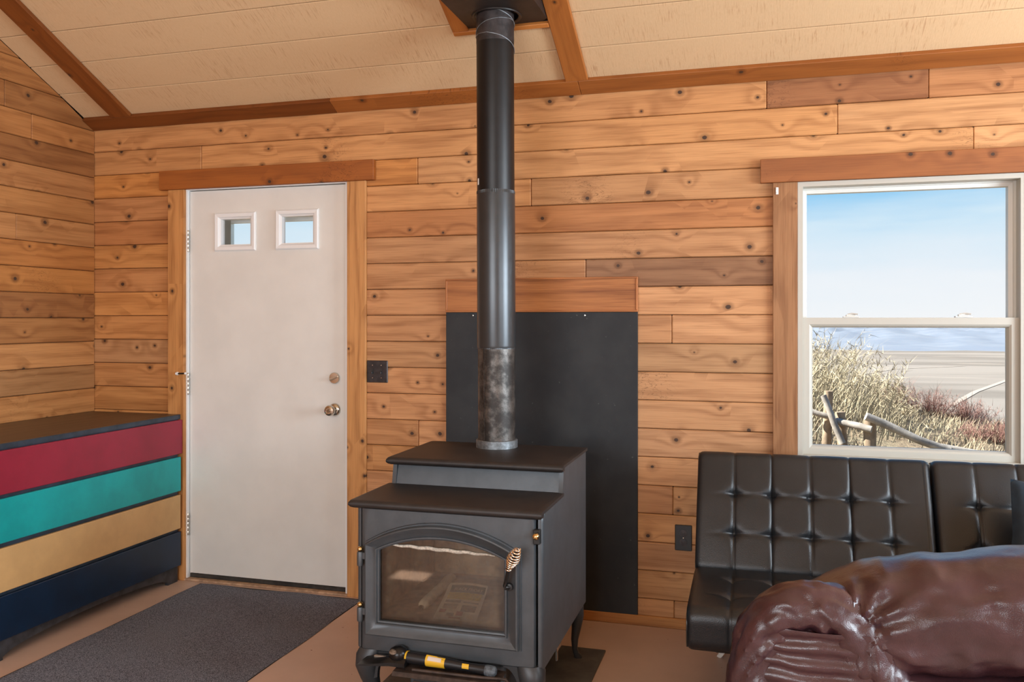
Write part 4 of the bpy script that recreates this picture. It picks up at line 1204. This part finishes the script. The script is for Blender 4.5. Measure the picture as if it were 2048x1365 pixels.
# ================================================================ futon
def cushion(x0, x1, O, V, Nn, Hh, T, rc, seams, rows, nu=150, re=0.022, tuft=0.024, crown=0.010, sag=None):
    """closed padded slab: cross-section in the (V,N) plane, extruded along X, tufted on its N side"""
    V = Vector(V).normalized(); Nn = Vector(Nn).normalized(); O = Vector(O)
    loop = []                                   # (a along V, b along N (<=0), normal a, normal b, frontness)
    nf = 64
    for k in range(nf): loop.append((lerp(rc, Hh - rc, k / nf), 0.0, 0, 1, 1.0))
    def corner(ca_, cb_, s0):
        for k in range(8):
            a = s0 - (math.pi / 2) * k / 8
            na, nb = math.cos(a), math.sin(a)
            loop.append((ca_ + rc * na, cb_ + rc * nb, na, nb, max(0, nb)))
    corner(Hh - rc, -rc, math.pi / 2)
    for k in range(8): loop.append((Hh, lerp(-rc, -T + rc, k / 8), 1, 0, 0.0))
    corner(Hh - rc, -T + rc, 0.0)
    for k in range(6): loop.append((lerp(Hh - rc, rc, k / 6), -T, 0, -1, 0.0))
    corner(rc, -T + rc, -math.pi / 2)
    for k in range(8): loop.append((0.0, lerp(-T + rc, -rc, k / 8), -1, 0, 0.0))
    corner(rc, -rc, math.pi)
    W = x1 - x0
    us = []
    for i in range(nu):
        t_ = i / (nu - 1)
        us.append(0.5 - 0.5 * math.cos(math.pi * t_) if (t_ < 0.06 or t_ > 0.94) else t_)
    us = sorted(set([0.0, 0.004, 0.010, 0.018, 0.03] + [0.03 + 0.94 * i / (nu - 1) for i in range(nu)] + [0.97, 0.982, 0.99, 0.996, 1.0]))
    loops = []
    ca2, cb2 = Hh / 2, -T / 2
    for t_ in us:
        x = x0 + W * t_
        e = min(t_, 1 - t_) * W
        sh_ = re - math.sqrt(max(0, re * re - (re - e) ** 2)) if e < re else 0.0
        lp = []
        ds = min([abs(x - s_) for s_ in seams] + [9])
        bounds = [x0] + list(seams) + [x1]
        pan = 0.0
        for q_ in range(len(bounds) - 1):
            if bounds[q_] <= x <= bounds[q_ + 1]:
                w_ = (x - bounds[q_]) / (bounds[q_ + 1] - bounds[q_])
                pan = math.sin(math.pi * w_) ** 0.7 if 0 < w_ < 1 else 0.0
        for a, b, na, nb, fr in loop:
            dsp = crown * (pan * 0.22 - 0.11) * (0.15 + 0.85 * fr) if nb > -0.5 else 0.0
            if nb > -0.5:
                dsp -= 0.0035 * math.exp(-(ds / 0.003) ** 2) + 0.0015 * math.exp(-(ds / 0.012) ** 2) * (0.3 + 0.7 * fr)
            if fr > 0.3:
                dr_ = 9.0
                for r_ in rows:
                    av = (a - r_ * Hh)
                    if ds < 0.16:
                        g1 = math.exp(-((ds / 0.026) ** 2 + (av / 0.020) ** 2)) * 0.8
                        g2 = 0.30 * math.exp(-((ds / 0.055) ** 2 + ((av + 0.10 * ds) / 0.007) ** 2))
                        g3 = 0.20 * math.exp(-((ds / 0.007) ** 2 + (av / 0.060) ** 2))
                        dsp -= tuft * (0.62 * g1 + g2 + g3) * fr
                    dsp -= 0.003 * math.exp(-(av / 0.006) ** 2) * fr * (0.6 if seams and seams[0] < x < seams[-1] else 0)
                bulge = math.sin(math.pi * min(1, max(0, a / Hh))) ** 0.6
                dsp += crown * 0.9 * bulge * fr
                dsp += 0.0025 * noise.noise((x * 7, a * 7, Hh * 9)) * fr
            if sag: dsp += sag(x, a) * fr
            aa = a + na * dsp; bb_ = b + nb * dsp
            if sh_ > 0:
                dxa, dxb = aa - ca2, bb_ - cb2
                l_ = max(1e-6, math.hypot(dxa, dxb))
                aa -= na * sh_ * 0.9; bb_ -= nb * sh_ * 0.9
            p_ = O + V * aa + Nn * bb_
            lp.append((x, p_.y, p_.z))
        loops.append(lp)
    return MB().loft(loops, True, True, True)

fut = thing('futon', 'black tufted leather futon under the window', 'futon', (0.64, -0.5, 0.0))
def fbuild(mb, name, mat, parent=None, smooth=None, color=None):
    o = mb.build(name, mat, parent, smooth=smooth, color=color)
    if parent is None:
        o.parent = fut
        o.matrix_parent_inverse = Matrix.Translation(fut.location).inverted()
    return o
BV = Vector((0, 0.21, 0.42)).normalized()
BN = Vector((0, -0.42, 0.21)).normalized()
SV = Vector((0, -0.44, -0.028)).normalized()
SN = Vector((0, -0.028, 0.44)).normalized()
for k, fx in enumerate((-0.2435, 0.6385)):
    a, b = fx, fx + 0.876
    seams = [a + 0.146 * q_ for q_ in range(1, 6)]
    bk = cushion(a, b, (0, -0.437, 0.385), BV, BN, 0.500, 0.125, 0.036, seams, (0.32, 0.635))
    cu_ = fbuild(bk, 'back_cushion', 'leather_black', smooth=70)
    # welt along the side edge of the cushion face
    for xx in (a + 0.004, b - 0.004):
        pts = [Vector((xx, 0, 0)) + Vector((0, -0.437, 0.385)) + BV * av + BN * bv for av, bv in [(0.018, -0.02)] + [(0.03 + 0.438 * i / 10, -0.014) for i in range(11)] + [(0.490, -0.03), (0.497, -0.06)]]
        fbuild(MB().tube(pts, 0.0032, 6), 'welt', 'piping', cu_, smooth=60)
    sc_ = cushion(a, b, (0, -0.335, 0.402), SV, SN, 0.515, 0.155, 0.046, seams, (0.40, 0.72), tuft=0.022)
    su = fbuild(sc_, 'seat_cushion', 'leather_black', smooth=70)
    for xx in (a + 0.003, b - 0.003):
        pts = [Vector((xx, 0, 0)) + Vector((0, -0.335, 0.402)) + SV * av + SN * bv for av, bv in [(0.10, -0.012), (0.25, -0.012), (0.40, -0.012), (0.465, -0.014), (0.498, -0.03), (0.507, -0.06), (0.507, -0.11), (0.495, -0.138)]]
        fbuild(MB().tube(pts, 0.003, 6), 'welt', 'piping', su, smooth=60)
fbuild(MB().box(-0.15, 1.42, -0.74, -0.70, 0.19, 0.215, 0.004).box(-0.15, 1.42, -0.30, -0.26, 0.19, 0.225, 0.004), 'frame_rail', 'black_rod')
for lx, sgn in ((-0.03, -1), (1.30, 1)):
    for ly in (-0.75, -0.28):
        fbuild(MB().tube([(lx + sgn * 0.128, ly, 0.0), (lx + sgn * 0.10, ly, 0.04), (lx, ly, 0.192)], [0.012, 0.0145, 0.0165], 4), 'leg', 'chrome')

def pillow_mesh(S, T, n=28):
    mb = MB()
    def f(u, v, s_):
        x = (u - 0.5) * 2; y = (v - 0.5) * 2
        e = max(0.0, (1 - x * x) * (1 - y * y))
        pin = 1 - 0.07 * (1 - abs(x)) * abs(y) ** 3 - 0.0
        pin2 = 1 - 0.07 * (1 - abs(y)) * abs(x) ** 3
        wr_ = 0.006 * noise.noise((x * 3, y * 3, s_ * 2.0)) * e
        return (x * S * pin2, s_ * (T * e ** 0.42) + wr_ * s_, y * S * pin)
    mb.grid(lambda u, v: f(u, v, -1), n, n)
    mb.grid(lambda u, v: f(u, v, 1), n, n)
    return mb
pl = pillow_mesh(0.205, 0.075).build('throw_pillow', 'navy_cloth', None, smooth=80)
pl.location = (1.035, -0.525, 0.598)
pl.rotation_euler = (R(-30), R(7), R(-6))
tag(pl, 'navy cloth throw pillow leaning on the futon back', 'pillow')

# ================================================================ maroon armchair in the foreground
ac = thing('armchair', 'overstuffed maroon leather armchair in front of the futon', 'armchair', (0.62, -1.25, 0.0))
def abuild(mb, name, mat='leather_maroon', parent=None, smooth=70):
    o = mb.build(name, mat, parent, smooth=smooth)
    if parent is None:
        o.parent = ac
        o.matrix_parent_inverse = Matrix.Translation(ac.location).inverted()
    return o
TOP = [(0.02, 0.575), (0.10, 0.645), (0.154, 0.676), (0.228, 0.711), (0.313, 0.742), (0.408, 0.762), (0.523, 0.773), (0.632, 0.793), (0.80, 0.812), (1.0, 0.80), (1.12, 0.76)]
def topz(x):
    for i in range(len(TOP) - 1):
        if x <= TOP[i + 1][0]:
            t_ = max(0, (x - TOP[i][0]) / (TOP[i + 1][0] - TOP[i][0]))
            p0 = TOP[max(0, i - 1)]; p1 = TOP[i]; p2 = TOP[i + 1]; p3 = TOP[min(len(TOP) - 1, i + 2)]
            m1 = (p2[1] - p0[1]) / max(1e-6, p2[0] - p0[0]) * (p2[0] - p1[0]); m2 = (p3[1] - p1[1]) / max(1e-6, p3[0] - p1[0]) * (p2[0] - p1[0])
            return (2 * t_**3 - 3 * t_**2 + 1) * p1[1] + (t_**3 - 2 * t_**2 + t_) * m1 + (-2 * t_**3 + 3 * t_**2) * p2[1] + (t_**3 - t_**2) * m2
    return TOP[-1][1]
def pad_fn(u, v):
    """u around the cross-section, v along the arm"""
    x = lerp(0.03, 1.12, v)
    zt = topz(x); zb = lerp(0.44, 0.50, sstep(0.2, 0.7, x))
    endk = min(1.0, math.sqrt(max(0.0, 1 - (1 - min(1, (x - 0.03) / 0.07)) ** 2)) + 0.0) * min(1.0, math.sqrt(max(0.0, 1 - (1 - min(1, (1.12 - x) / 0.1)) ** 2)) + 0.02)
    rz = (zt - zb) / 2; cz = (zt + zb) / 2; ry = 0.165
    a = 2 * math.pi * u
    e = 0.82
    cy_ = -1.44
    ca_, sa_ = math.cos(a), math.sin(a)
    yy = math.copysign(abs(ca_) ** e, ca_); zz = math.copysign(abs(sa_) ** e, sa_)
    # folds: radiate from the crease at the front end of the arm
    cx_, czr = 0.262, 0.60
    px, pz = x - cx_, (cz + rz * zz) - czr
    ang = math.atan2(pz, px + 0.04); dist = math.hypot(px, pz)
    front = sstep(0.0, 0.6, -yy)
    fold = 0.011 * math.sin(ang * 13 + 2.2 * fbm((x * 5, zz * 2, 1))) * math.exp(-dist / 0.13) * front
    fold += 0.020 * fbm((x * 4.5 + 3, zz * 1.6 + yy, 7.3), 3)
    rid = fbm((x * 5 + pz * 6, pz * 9 - x * 4, 2.1), 3)
    fold += 0.030 * (0.22 - abs(rid)) * (0.4 + 0.6 * front)
    r_ = (1 + 0.0)
    return (x, cy_ + (ry + fold) * yy * endk, cz + (rz + fold * 1.0) * zz * (0.35 + 0.65 * endk) if endk < 1 else cz + (rz + fold) * zz)
abuild(MB().grid(pad_fn, 96, 130, True), 'arm_pad')
HS = [(-0.030, 0.30), (-0.024, 0.40), (-0.012, 0.500), (0.012, 0.575), (0.062, 0.625), (0.128, 0.640), (0.190, 0.622), (0.236, 0.570), (0.278, 0.505), (0.318, 0.44), (0.345, 0.36), (0.35, 0.30)]
hs_pts = []
for i in range(len(HS) - 1):
    for k in range(14):
        t_ = k / 14
        p0 = HS[max(0, i - 1)]; p1 = HS[i]; p2 = HS[i + 1]; p3 = HS[min(len(HS) - 1, i + 2)]
        hs_pts.append(tuple(0.5 * ((2 * p1[j]) + (-p0[j] + p2[j]) * t_ + (2 * p0[j] - 5 * p1[j] + 4 * p2[j] - p3[j]) * t_ * t_ + (-p0[j] + 3 * p1[j] - 3 * p2[j] + p3[j]) * t_**3) for j in (0, 1)))
NH = len(hs_pts)
def shoe(u, v):
    i = min(NH - 1, int(round(v * (NH - 1))))
    x, z = hs_pts[i]
    a_, b_ = hs_pts[max(0, i - 1)], hs_pts[min(NH - 1, i + 1)]
    tx, tz = b_[0] - a_[0], b_[1] - a_[1]
    l_ = math.hypot(tx, tz); tx /= l_; tz /= l_
    nx, nz = -tz, tx                      # outward is left/up of travel
    a = 2 * math.pi * u
    s_ = v * 1.05
    rad = 0.056 + 0.006 * math.sin(v * math.pi)
    inner = max(0.0, -math.cos(a))
    pl_ = 0.010 * math.sin(s_ * 62 + 3.0 * fbm((s_ * 6, 0, u))) * (inner ** 0.8) * (0.4 + 0.6 * sstep(0.35, 0.75, v))
    pl_ += 0.012 * fbm((s_ * 8, math.cos(a) * 1.4, math.sin(a) * 1.4 + 4), 3)
    pl_ += 0.030 * (0.2 - abs(fbm((s_ * 7 + math.cos(a) * 1.2, math.sin(a) * 1.6 + s_ * 3, 9.0), 3)))
    r_ = rad + pl_
    yk = 1.5
    return (x + nx * math.cos(a) * r_, -1.565 - math.sin(a) * r_ * yk * 0.8 + 0.02, z + nz * math.cos(a) * r_)
abuild(MB().grid(shoe, 40, NH, True), 'arm_front')
def fpanel(u, v):
    z = lerp(0.16, 0.60, v)
    x = lerp(0.0, 0.31, u)
    f = 0.0055 * math.sin(z * 150 + 2.5 * fbm((x * 7, z * 9, 0.3))) * sstep(1.0, 0.55, abs(u - 0.35) * 2)
    f += 0.008 * fbm((x * 9, z * 12, 5.0), 3)
    return (x, -1.600 - f - 0.018 * math.sin(math.pi * u), z)
abuild(MB().grid(fpanel, 40, 70).grid(lambda u, v: (lerp(0.0, 0.31, u), -1.50, lerp(0.16, 0.60, v)), 4, 4), 'front_panel')
bs = MB().box(-0.06, 1.12, -1.59, -1.32, 0.05, 0.50, 0.03)
abuild(bs, 'outer_side', smooth=40)
abuild(MB().box(0.04, 1.05, -1.32, -0.93, 0.05, 0.36, 0.04), 'seat_base', smooth=40)
abuild(cushion(0.05, 0.98, (0, -1.33, 0.46), (0, 1, 0), (0, 0, 1), 0.39, 0.12, 0.045, [], [], nu=40, crown=0.02), 'seat_cushion')
bkm = MB()
def chback(u, v):
    a = 2 * math.pi * u
    y = lerp(-1.62, -0.92, v)
    k = math.sqrt(max(0.0, 1 - abs(2 * v - 1) ** 5))
    e = 0.6
    ca_, sa_ = math.cos(a), math.sin(a)
    return (1.22 + (0.14 + 0.012 * fbm((y * 5, ca_, sa_), 3)) * math.copysign(abs(ca_) ** e, ca_) * max(0.05, k) + 0.10 * max(0, sa_), y, 0.55 + 0.45 * math.copysign(abs(sa_) ** e, sa_) * (0.9 + 0.1 * k))
abuild(bkm.grid(chback, 48, 40, True), 'backrest')
for fx, fy in ((0.0, -1.55), (0.0, -1.0), (1.08, -1.55), (1.08, -1.0)):
    abuild(MB().lathe([(0.0, 0.0), (0.022, 0.0), (0.026, 0.052), (0.0, 0.052)], 12, Matrix.Translation((fx, fy, 0)), cap=False), 'foot', 'black_rod', smooth=40)

# ================================================================ outdoors
def ground_mat():
    t = NT('dry_hillside')
    o = t.obj()
    a = t.noise(o, 0.9, 5, 0.65)
    b = t.noise(o, 14.0, 4, 0.7)
    c = t.mix(t.smooth(a, 0.35, 0.65), (0.176, 0.134, 0.094), (0.200, 0.172, 0.116))
    c = t.mix(t.smooth(b, 0.4, 0.75), c, (0.120, 0.088, 0.064))
    t.bump(b, 0.6, 0.05)
    return t.base(c, 0.95, 0, 0.1)
M['ground'] = ground_mat()
def field_mat():
    t = NT('valley_fields')
    sp = t.node('ShaderNodeSeparateXYZ')
    t.l.new(t.obj(), sp.inputs[0])
    v = t.xyz(t.math('MULTIPLY', sp.outputs[0], 0.0011), t.math('MULTIPLY', sp.outputs[1], 0.0042), 0.0)
    a = t.noise(v, 1.0, 4, 0.55, 0.6)
    c = t.mix(t.smooth(a, 0.38, 0.62), (0.130, 0.120, 0.110), (0.185, 0.172, 0.158))
    c = t.mix(t.smooth(t.noise(v, 3.1, 2), 0.6, 0.7), c, (0.225, 0.205, 0.182))
    return t.base(c, 1.0, 0, 0.0)
M['field'] = field_mat()
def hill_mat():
    t = NT('hazed_hills')
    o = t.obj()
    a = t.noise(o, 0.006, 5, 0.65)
    c = t.mix(t.smooth(a, 0.4, 0.65), (0.128, 0.155, 0.198), (0.150, 0.176, 0.214))  # blue distance haze is painted into the hill colour
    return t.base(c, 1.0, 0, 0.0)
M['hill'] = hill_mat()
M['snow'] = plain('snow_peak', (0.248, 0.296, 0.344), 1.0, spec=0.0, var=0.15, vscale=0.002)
M['track'] = plain('pale_track', (0.264, 0.240, 0.212), 1.0, spec=0.0)
M['straw'] = plain('straw_grass', (0.344, 0.296, 0.200), 0.8, spec=0.2, var=0.14, vscale=1.7)
M['straw_low'] = plain('low_straw', (0.264, 0.208, 0.144), 0.85, spec=0.2, var=0.3, vscale=2.5)
M['twig'] = plain('red_twig', (0.185, 0.095, 0.078), 0.8, spec=0.2, var=0.3, vscale=6)
M['fence_wood'] = plain('weathered_rail', (0.264, 0.240, 0.212), 0.85, var=0.3, vscale=9, bump=0.5, bscale=60)
M['fence_post'] = plain('weathered_post', (0.248, 0.184, 0.124), 0.85, var=0.3, vscale=9, bump=0.5, bscale=60)

def gz_(x, y):
    k = sstep(5.2, 8.6, y)
    z = lerp(-0.02, 0.36 - 0.19 * (min(max(x, -4), 6) - 0.6), k)
    if y < 4: z -= 0.10 * sstep(4, 1, y)
    if y > 9.2: z -= 0.40 * (y - 9.2) * sstep(9.2, 13, y)
    z += 0.035 * fbm((x * 1.1, y * 1.1, 0), 3) * sstep(2, 6, y)
    return max(z, -101.0)
tg = MB()
xs_ = [-60 + 4 * i for i in range(13)] + [-8 + 0.4 * i for i in range(1, 60)] + [20 + 6 * i for i in range(12)]
ys_ = [0.16 + 0.4 * i for i in range(32)] + [13.5 + 2 * i for i in range(10)] + [36 + 15 * i for i in range(20)]
vs = [(x, y, gz_(x, y)) for y in ys_ for x in xs_]
nx_ = len(xs_)
fs = [(j * nx_ + i, j * nx_ + i + 1, (j + 1) * nx_ + i + 1, (j + 1) * nx_ + i) for j in range(len(ys_) - 1) for i in range(nx_ - 1)]
tgo = tg.add(vs, fs).build('hillside', 'ground', None, smooth=80)
tag(tgo, 'dry grassy hillside outside the window', 'ground', kind='structure')
vf = MB().grid(lambda u, v: (lerp(-4500, 6500, u), lerp(180, 16000, v ** 1.6), -100.0), 40, 60).build('valley', 'field', None)
tag(vf, 'grey-brown valley fields far below the house', 'valley', kind='structure')
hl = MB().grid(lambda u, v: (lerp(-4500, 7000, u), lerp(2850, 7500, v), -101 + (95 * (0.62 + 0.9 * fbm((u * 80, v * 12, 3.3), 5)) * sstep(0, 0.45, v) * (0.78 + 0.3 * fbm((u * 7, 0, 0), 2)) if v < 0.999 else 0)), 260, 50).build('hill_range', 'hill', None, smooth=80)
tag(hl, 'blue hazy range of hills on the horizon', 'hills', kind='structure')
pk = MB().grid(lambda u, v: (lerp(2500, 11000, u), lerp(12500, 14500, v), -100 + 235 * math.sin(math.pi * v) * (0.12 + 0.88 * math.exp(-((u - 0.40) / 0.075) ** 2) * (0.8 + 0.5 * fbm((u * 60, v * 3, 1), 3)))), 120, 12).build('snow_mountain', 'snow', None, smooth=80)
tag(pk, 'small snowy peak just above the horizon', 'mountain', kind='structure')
def track(pts, w):
    mb = MB()
    L_ = []
    for i, (x, y) in enumerate(pts):
        a = Vector(pts[max(0, i - 1)]); b = Vector(pts[min(len(pts) - 1, i + 1)])
        d_ = (b - a).normalized(); n_ = Vector((-d_.y, d_.x)) * w
        L_.append([(x - n_.x, y - n_.y, -99.4), (x + n_.x, y + n_.y, -99.4)])
    mb.loft(L_, False)
    return mb
TRACKS = [([(217, 1104), (290, 1322), (420, 1650), (640, 2240), (830, 2680)], 4, 'pale dirt track climbing the middle of the valley fields'),
          ([(150, 1600), (262, 1880), (430, 2050)], 3, 'faint dirt track on the left of the valley fields'),
          ([(201, 850), (260, 950), (300, 1020)], 2.5, 'short pale track low on the right of the valley fields'),
          ([(560, 1960), (820, 2420), (900, 2480)], 12, 'broad pale strip of field below the hills')]
for pts, w, lb_ in TRACKS:
    o = track(pts, w).build('dirt_track', 'track', None)
    tag(o, lb_, 'track', 'dirt tracks in the valley')

# rail fence
fe = thing('rail_fence', 'broken weathered log rail fence outside the window', 'fence', (0.95, 5.3, 0.0))
def febuild(mb, name, mat):
    o = mb.build(name, mat, None, smooth=50)
    o.parent = fe
    o.matrix_parent_inverse = Matrix.Translation(fe.location).inverted()
    return o
def log(p0, p1, r0, r1, bend=0.03, n=9, sd=0):
    p0 = Vector(p0); p1 = Vector(p1)
    pts = []; rs = []
    for i in range(n):
        t_ = i / (n - 1)
        w_ = Vector((noise.noise((t_ * 2.5, sd, 0)), noise.noise((t_ * 2.5, sd, 5)), noise.noise((t_ * 2.5, sd, 9)))) * bend
        pts.append(p0.lerp(p1, t_) + w_)
        rs.append(lerp(r0, r1, t_) * (1 + 0.12 * noise.noise((t_ * 6, sd, 3))))
    return MB().tube(pts, rs, 10)
febuild(log((1.06, 5.32, -0.3), (1.058, 5.32, 0.385), 0.062, 0.058, 0.0, 5, 1), 'post', 'fence_post')
febuild(log((0.84, 5.42, -0.3), (0.79, 5.42, 0.43), 0.055, 0.05, 0.0, 5, 2), 'post', 'fence_post')
febuild(log((0.66, 5.55, -0.2), (0.69, 5.55, 0.63), 0.05, 0.045, 0.0, 5, 3), 'post', 'fence_post')
febuild(log((0.625, 5.36, 0.60), (0.80, 5.30, 0.13), 0.030, 0.034, 0.01, 6, 4), 'rail', 'fence_wood')
febuild(log((0.745, 5.36, 0.345), (1.07, 5.22, 0.285), 0.034, 0.036, 0.015, 7, 5), 'rail', 'fence_wood')
febuild(log((1.01, 5.22, 0.415), (1.76, 5.25, 0.09), 0.040, 0.036, 0.03, 9, 6), 'rail', 'fence_wood')
febuild(log((0.40, 5.50, 0.46), (0.68, 5.46, 0.37), 0.03, 0.03, 0.015, 6, 7), 'rail', 'fence_wood')
febuild(log((1.70, 5.28, 0.13), (2.6, 5.35, -0.02), 0.036, 0.034, 0.02, 8, 8), 'rail', 'fence_wood')

# dry grass
def blades(n, xr, yr, hf, wdt, seed, lean=(0.28, 0.12)):
    rg_ = random.Random(seed)
    mb = MB()
    V_, F_ = mb.v, mb.f
    for _ in range(n):
        x = rg_.uniform(*xr); y = rg_.uniform(*yr)
        if noise.noise((x * 0.9, y * 0.9, seed)) < -0.18: continue
        z = gz_(x, y) - 0.02
        h = hf(x, y) * rg_.uniform(0.45, 1.08)
        if h < 0.05: continue
        a = rg_.uniform(0, math.pi)
        w = wdt * rg_.uniform(0.6, 1.4)
        dx, dy = math.cos(a) * w, math.sin(a) * w
        lx = (lean[0] + rg_.gauss(0, 0.34)) * h; ly = (lean[1] + rg_.gauss(0, 0.18)) * h
        o = len(V_)
        V_ += [(x - dx, y - dy, z), (x + dx, y + dy, z), (x + lx * 0.35 + dx * 0.8, y + ly * 0.35 + dy * 0.8, z + h * 0.55), (x + lx * 0.35 - dx * 0.8, y + ly * 0.35 - dy * 0.8, z + h * 0.55), (x + lx, y + ly, z + h)]
        F_ += [(o, o + 1, o + 2, o + 3), (o + 3, o + 2, o + 4)]
    return mb
def raw(mb, name, mat):
    me = bpy.data.meshes.new(name); me.from_pydata(mb.v, [], mb.f); me.materials.append(M[mat])
    o = bpy.data.objects.new(name, me); COL.objects.link(o)
    return o
tall = lambda x, y: lerp(0.98, 0.16, sstep(0.75, 2.1, x)) * (0.75 + 0.5 * noise.noise((x * 1.4, y * 1.4, 4)))
g1 = raw(blades(8500, (-2.0, 5.5), (5.75, 9.6), tall, 0.0045, 3), 'tall_grass', 'straw')
tag(g1, 'tall pale straw grass on the slope behind the fence', 'grass', kind='stuff')
def plumes(n, seed):
    rg_ = random.Random(seed)
    mb = MB()
    for _ in range(n):
        x = rg_.uniform(-1.0, 2.4); y = rg_.uniform(6.0, 8.6)
        h = tall(x, y) * rg_.uniform(0.8, 1.12)
        if h < 0.25: continue
        z = gz_(x, y)
        p0 = Vector((x, y, z)); p1 = p0 + Vector((rg_.gauss(0.28, 0.22) * h, rg_.gauss(0.05, 0.1) * h, h))
        o = len(mb.v)
        mb.v += [tuple(p0 + Vector((-0.005, 0, 0))), tuple(p0 + Vector((0.005, 0, 0))), tuple(p1)]
        mb.f.append((o, o + 1, o + 2))
        for k in range(14):
            q0 = p0.lerp(p1, rg_.uniform(0.68, 1.0)); q1 = q0 + Vector((rg_.gauss(0.03, 0.06), rg_.gauss(0, 0.05), rg_.gauss(0.05, 0.04)))
            o = len(mb.v)
            mb.v += [tuple(q0 + Vector((-0.004, 0, 0))), tuple(q0 + Vector((0.004, 0, 0.004))), tuple(q1)]
            mb.f.append((o, o + 1, o + 2))
    return mb
g3 = raw(plumes(420, 21), 'seed_grass', 'straw')
tag(g3, 'feathery seeded grass stems standing above the straw on the slope', 'grass', kind='stuff')
g2 = raw(blades(11000, (-2.0, 6.0), (5.0, 11.0), lambda x, y: 0.15, 0.006, 5, (0.15, 0.0)), 'short_grass', 'straw_low')
tag(g2, 'short dry grass and weeds covering the hillside', 'grass', kind='stuff')
def shrub(cx, cy, r_, h, seed, label):
    rg_ = random.Random(seed)
    mb = MB()
    z0_ = gz_(cx, cy) - 0.03
    def strand(p0, p1, w):
        d_ = p1 - p0
        n_ = Vector((-d_.y, d_.x, 0.02)).normalized() if abs(d_.x) + abs(d_.y) > 1e-4 else Vector((1, 0, 0))
        n_ = (n_ + Vector((rg_.gauss(0, 0.5), rg_.gauss(0, 0.5), 0))).normalized() * w
        o = len(mb.v)
        mb.v += [tuple(p0 - n_), tuple(p0 + n_), tuple(p1)]
        mb.f.append((o, o + 1, o + 2))
    for _ in range(240):
        a = rg_.uniform(0, 2 * math.pi); q_ = math.sqrt(rg_.random())
        p0 = Vector((cx + 0.35 * r_ * q_ * math.cos(a), cy + 0.35 * r_ * q_ * math.sin(a), z0_))
        hz = h * rg_.uniform(0.55, 1.0) * math.sqrt(max(0.1, 1 - q_ * q_ * 0.8))
        p1 = Vector((cx + r_ * q_ * math.cos(a) + rg_.gauss(0, 0.05), cy + r_ * q_ * math.sin(a), z0_ + hz))
        strand(p0, p1, 0.004)
        for _k in range(6):
            q0 = p0.lerp(p1, rg_.uniform(0.35, 0.95))
            q1 = q0 + Vector((rg_.gauss(0, 0.06), rg_.gauss(0, 0.06), abs(rg_.gauss(0.04, 0.05))))
            strand(q0, q1, 0.0028)
    o = raw(mb, 'red_shrub', 'twig')
    tag(o, label, 'shrub', 'bare red shrubs on the crest')
shrub(1.78, 9.0, 0.42, 0.50, 1, 'leafless red shrub on the crest nearest the tall grass')
shrub(2.28, 9.1, 0.46, 0.48, 2, 'widest leafless red shrub, in the middle of the crest')
shrub(2.76, 9.2, 0.40, 0.42, 3, 'smallest leafless red shrub, low on the right of the crest')
shrub(2.55, 6.9, 0.48, 0.32, 4, 'reddish brush low at the right edge of the window view')
# overhead wire seen through the small right light of the door
wv = raw(MB().tube([(-5.4, 9.0, 6.5), (-4.7, 9.0, 3.3), (-4.2, 9.0, 1.0)], 0.012, 5), 'guy_wire', 'black_rod')
tag(wv, 'thin dark guy wire seen through the small right door light', 'wire')
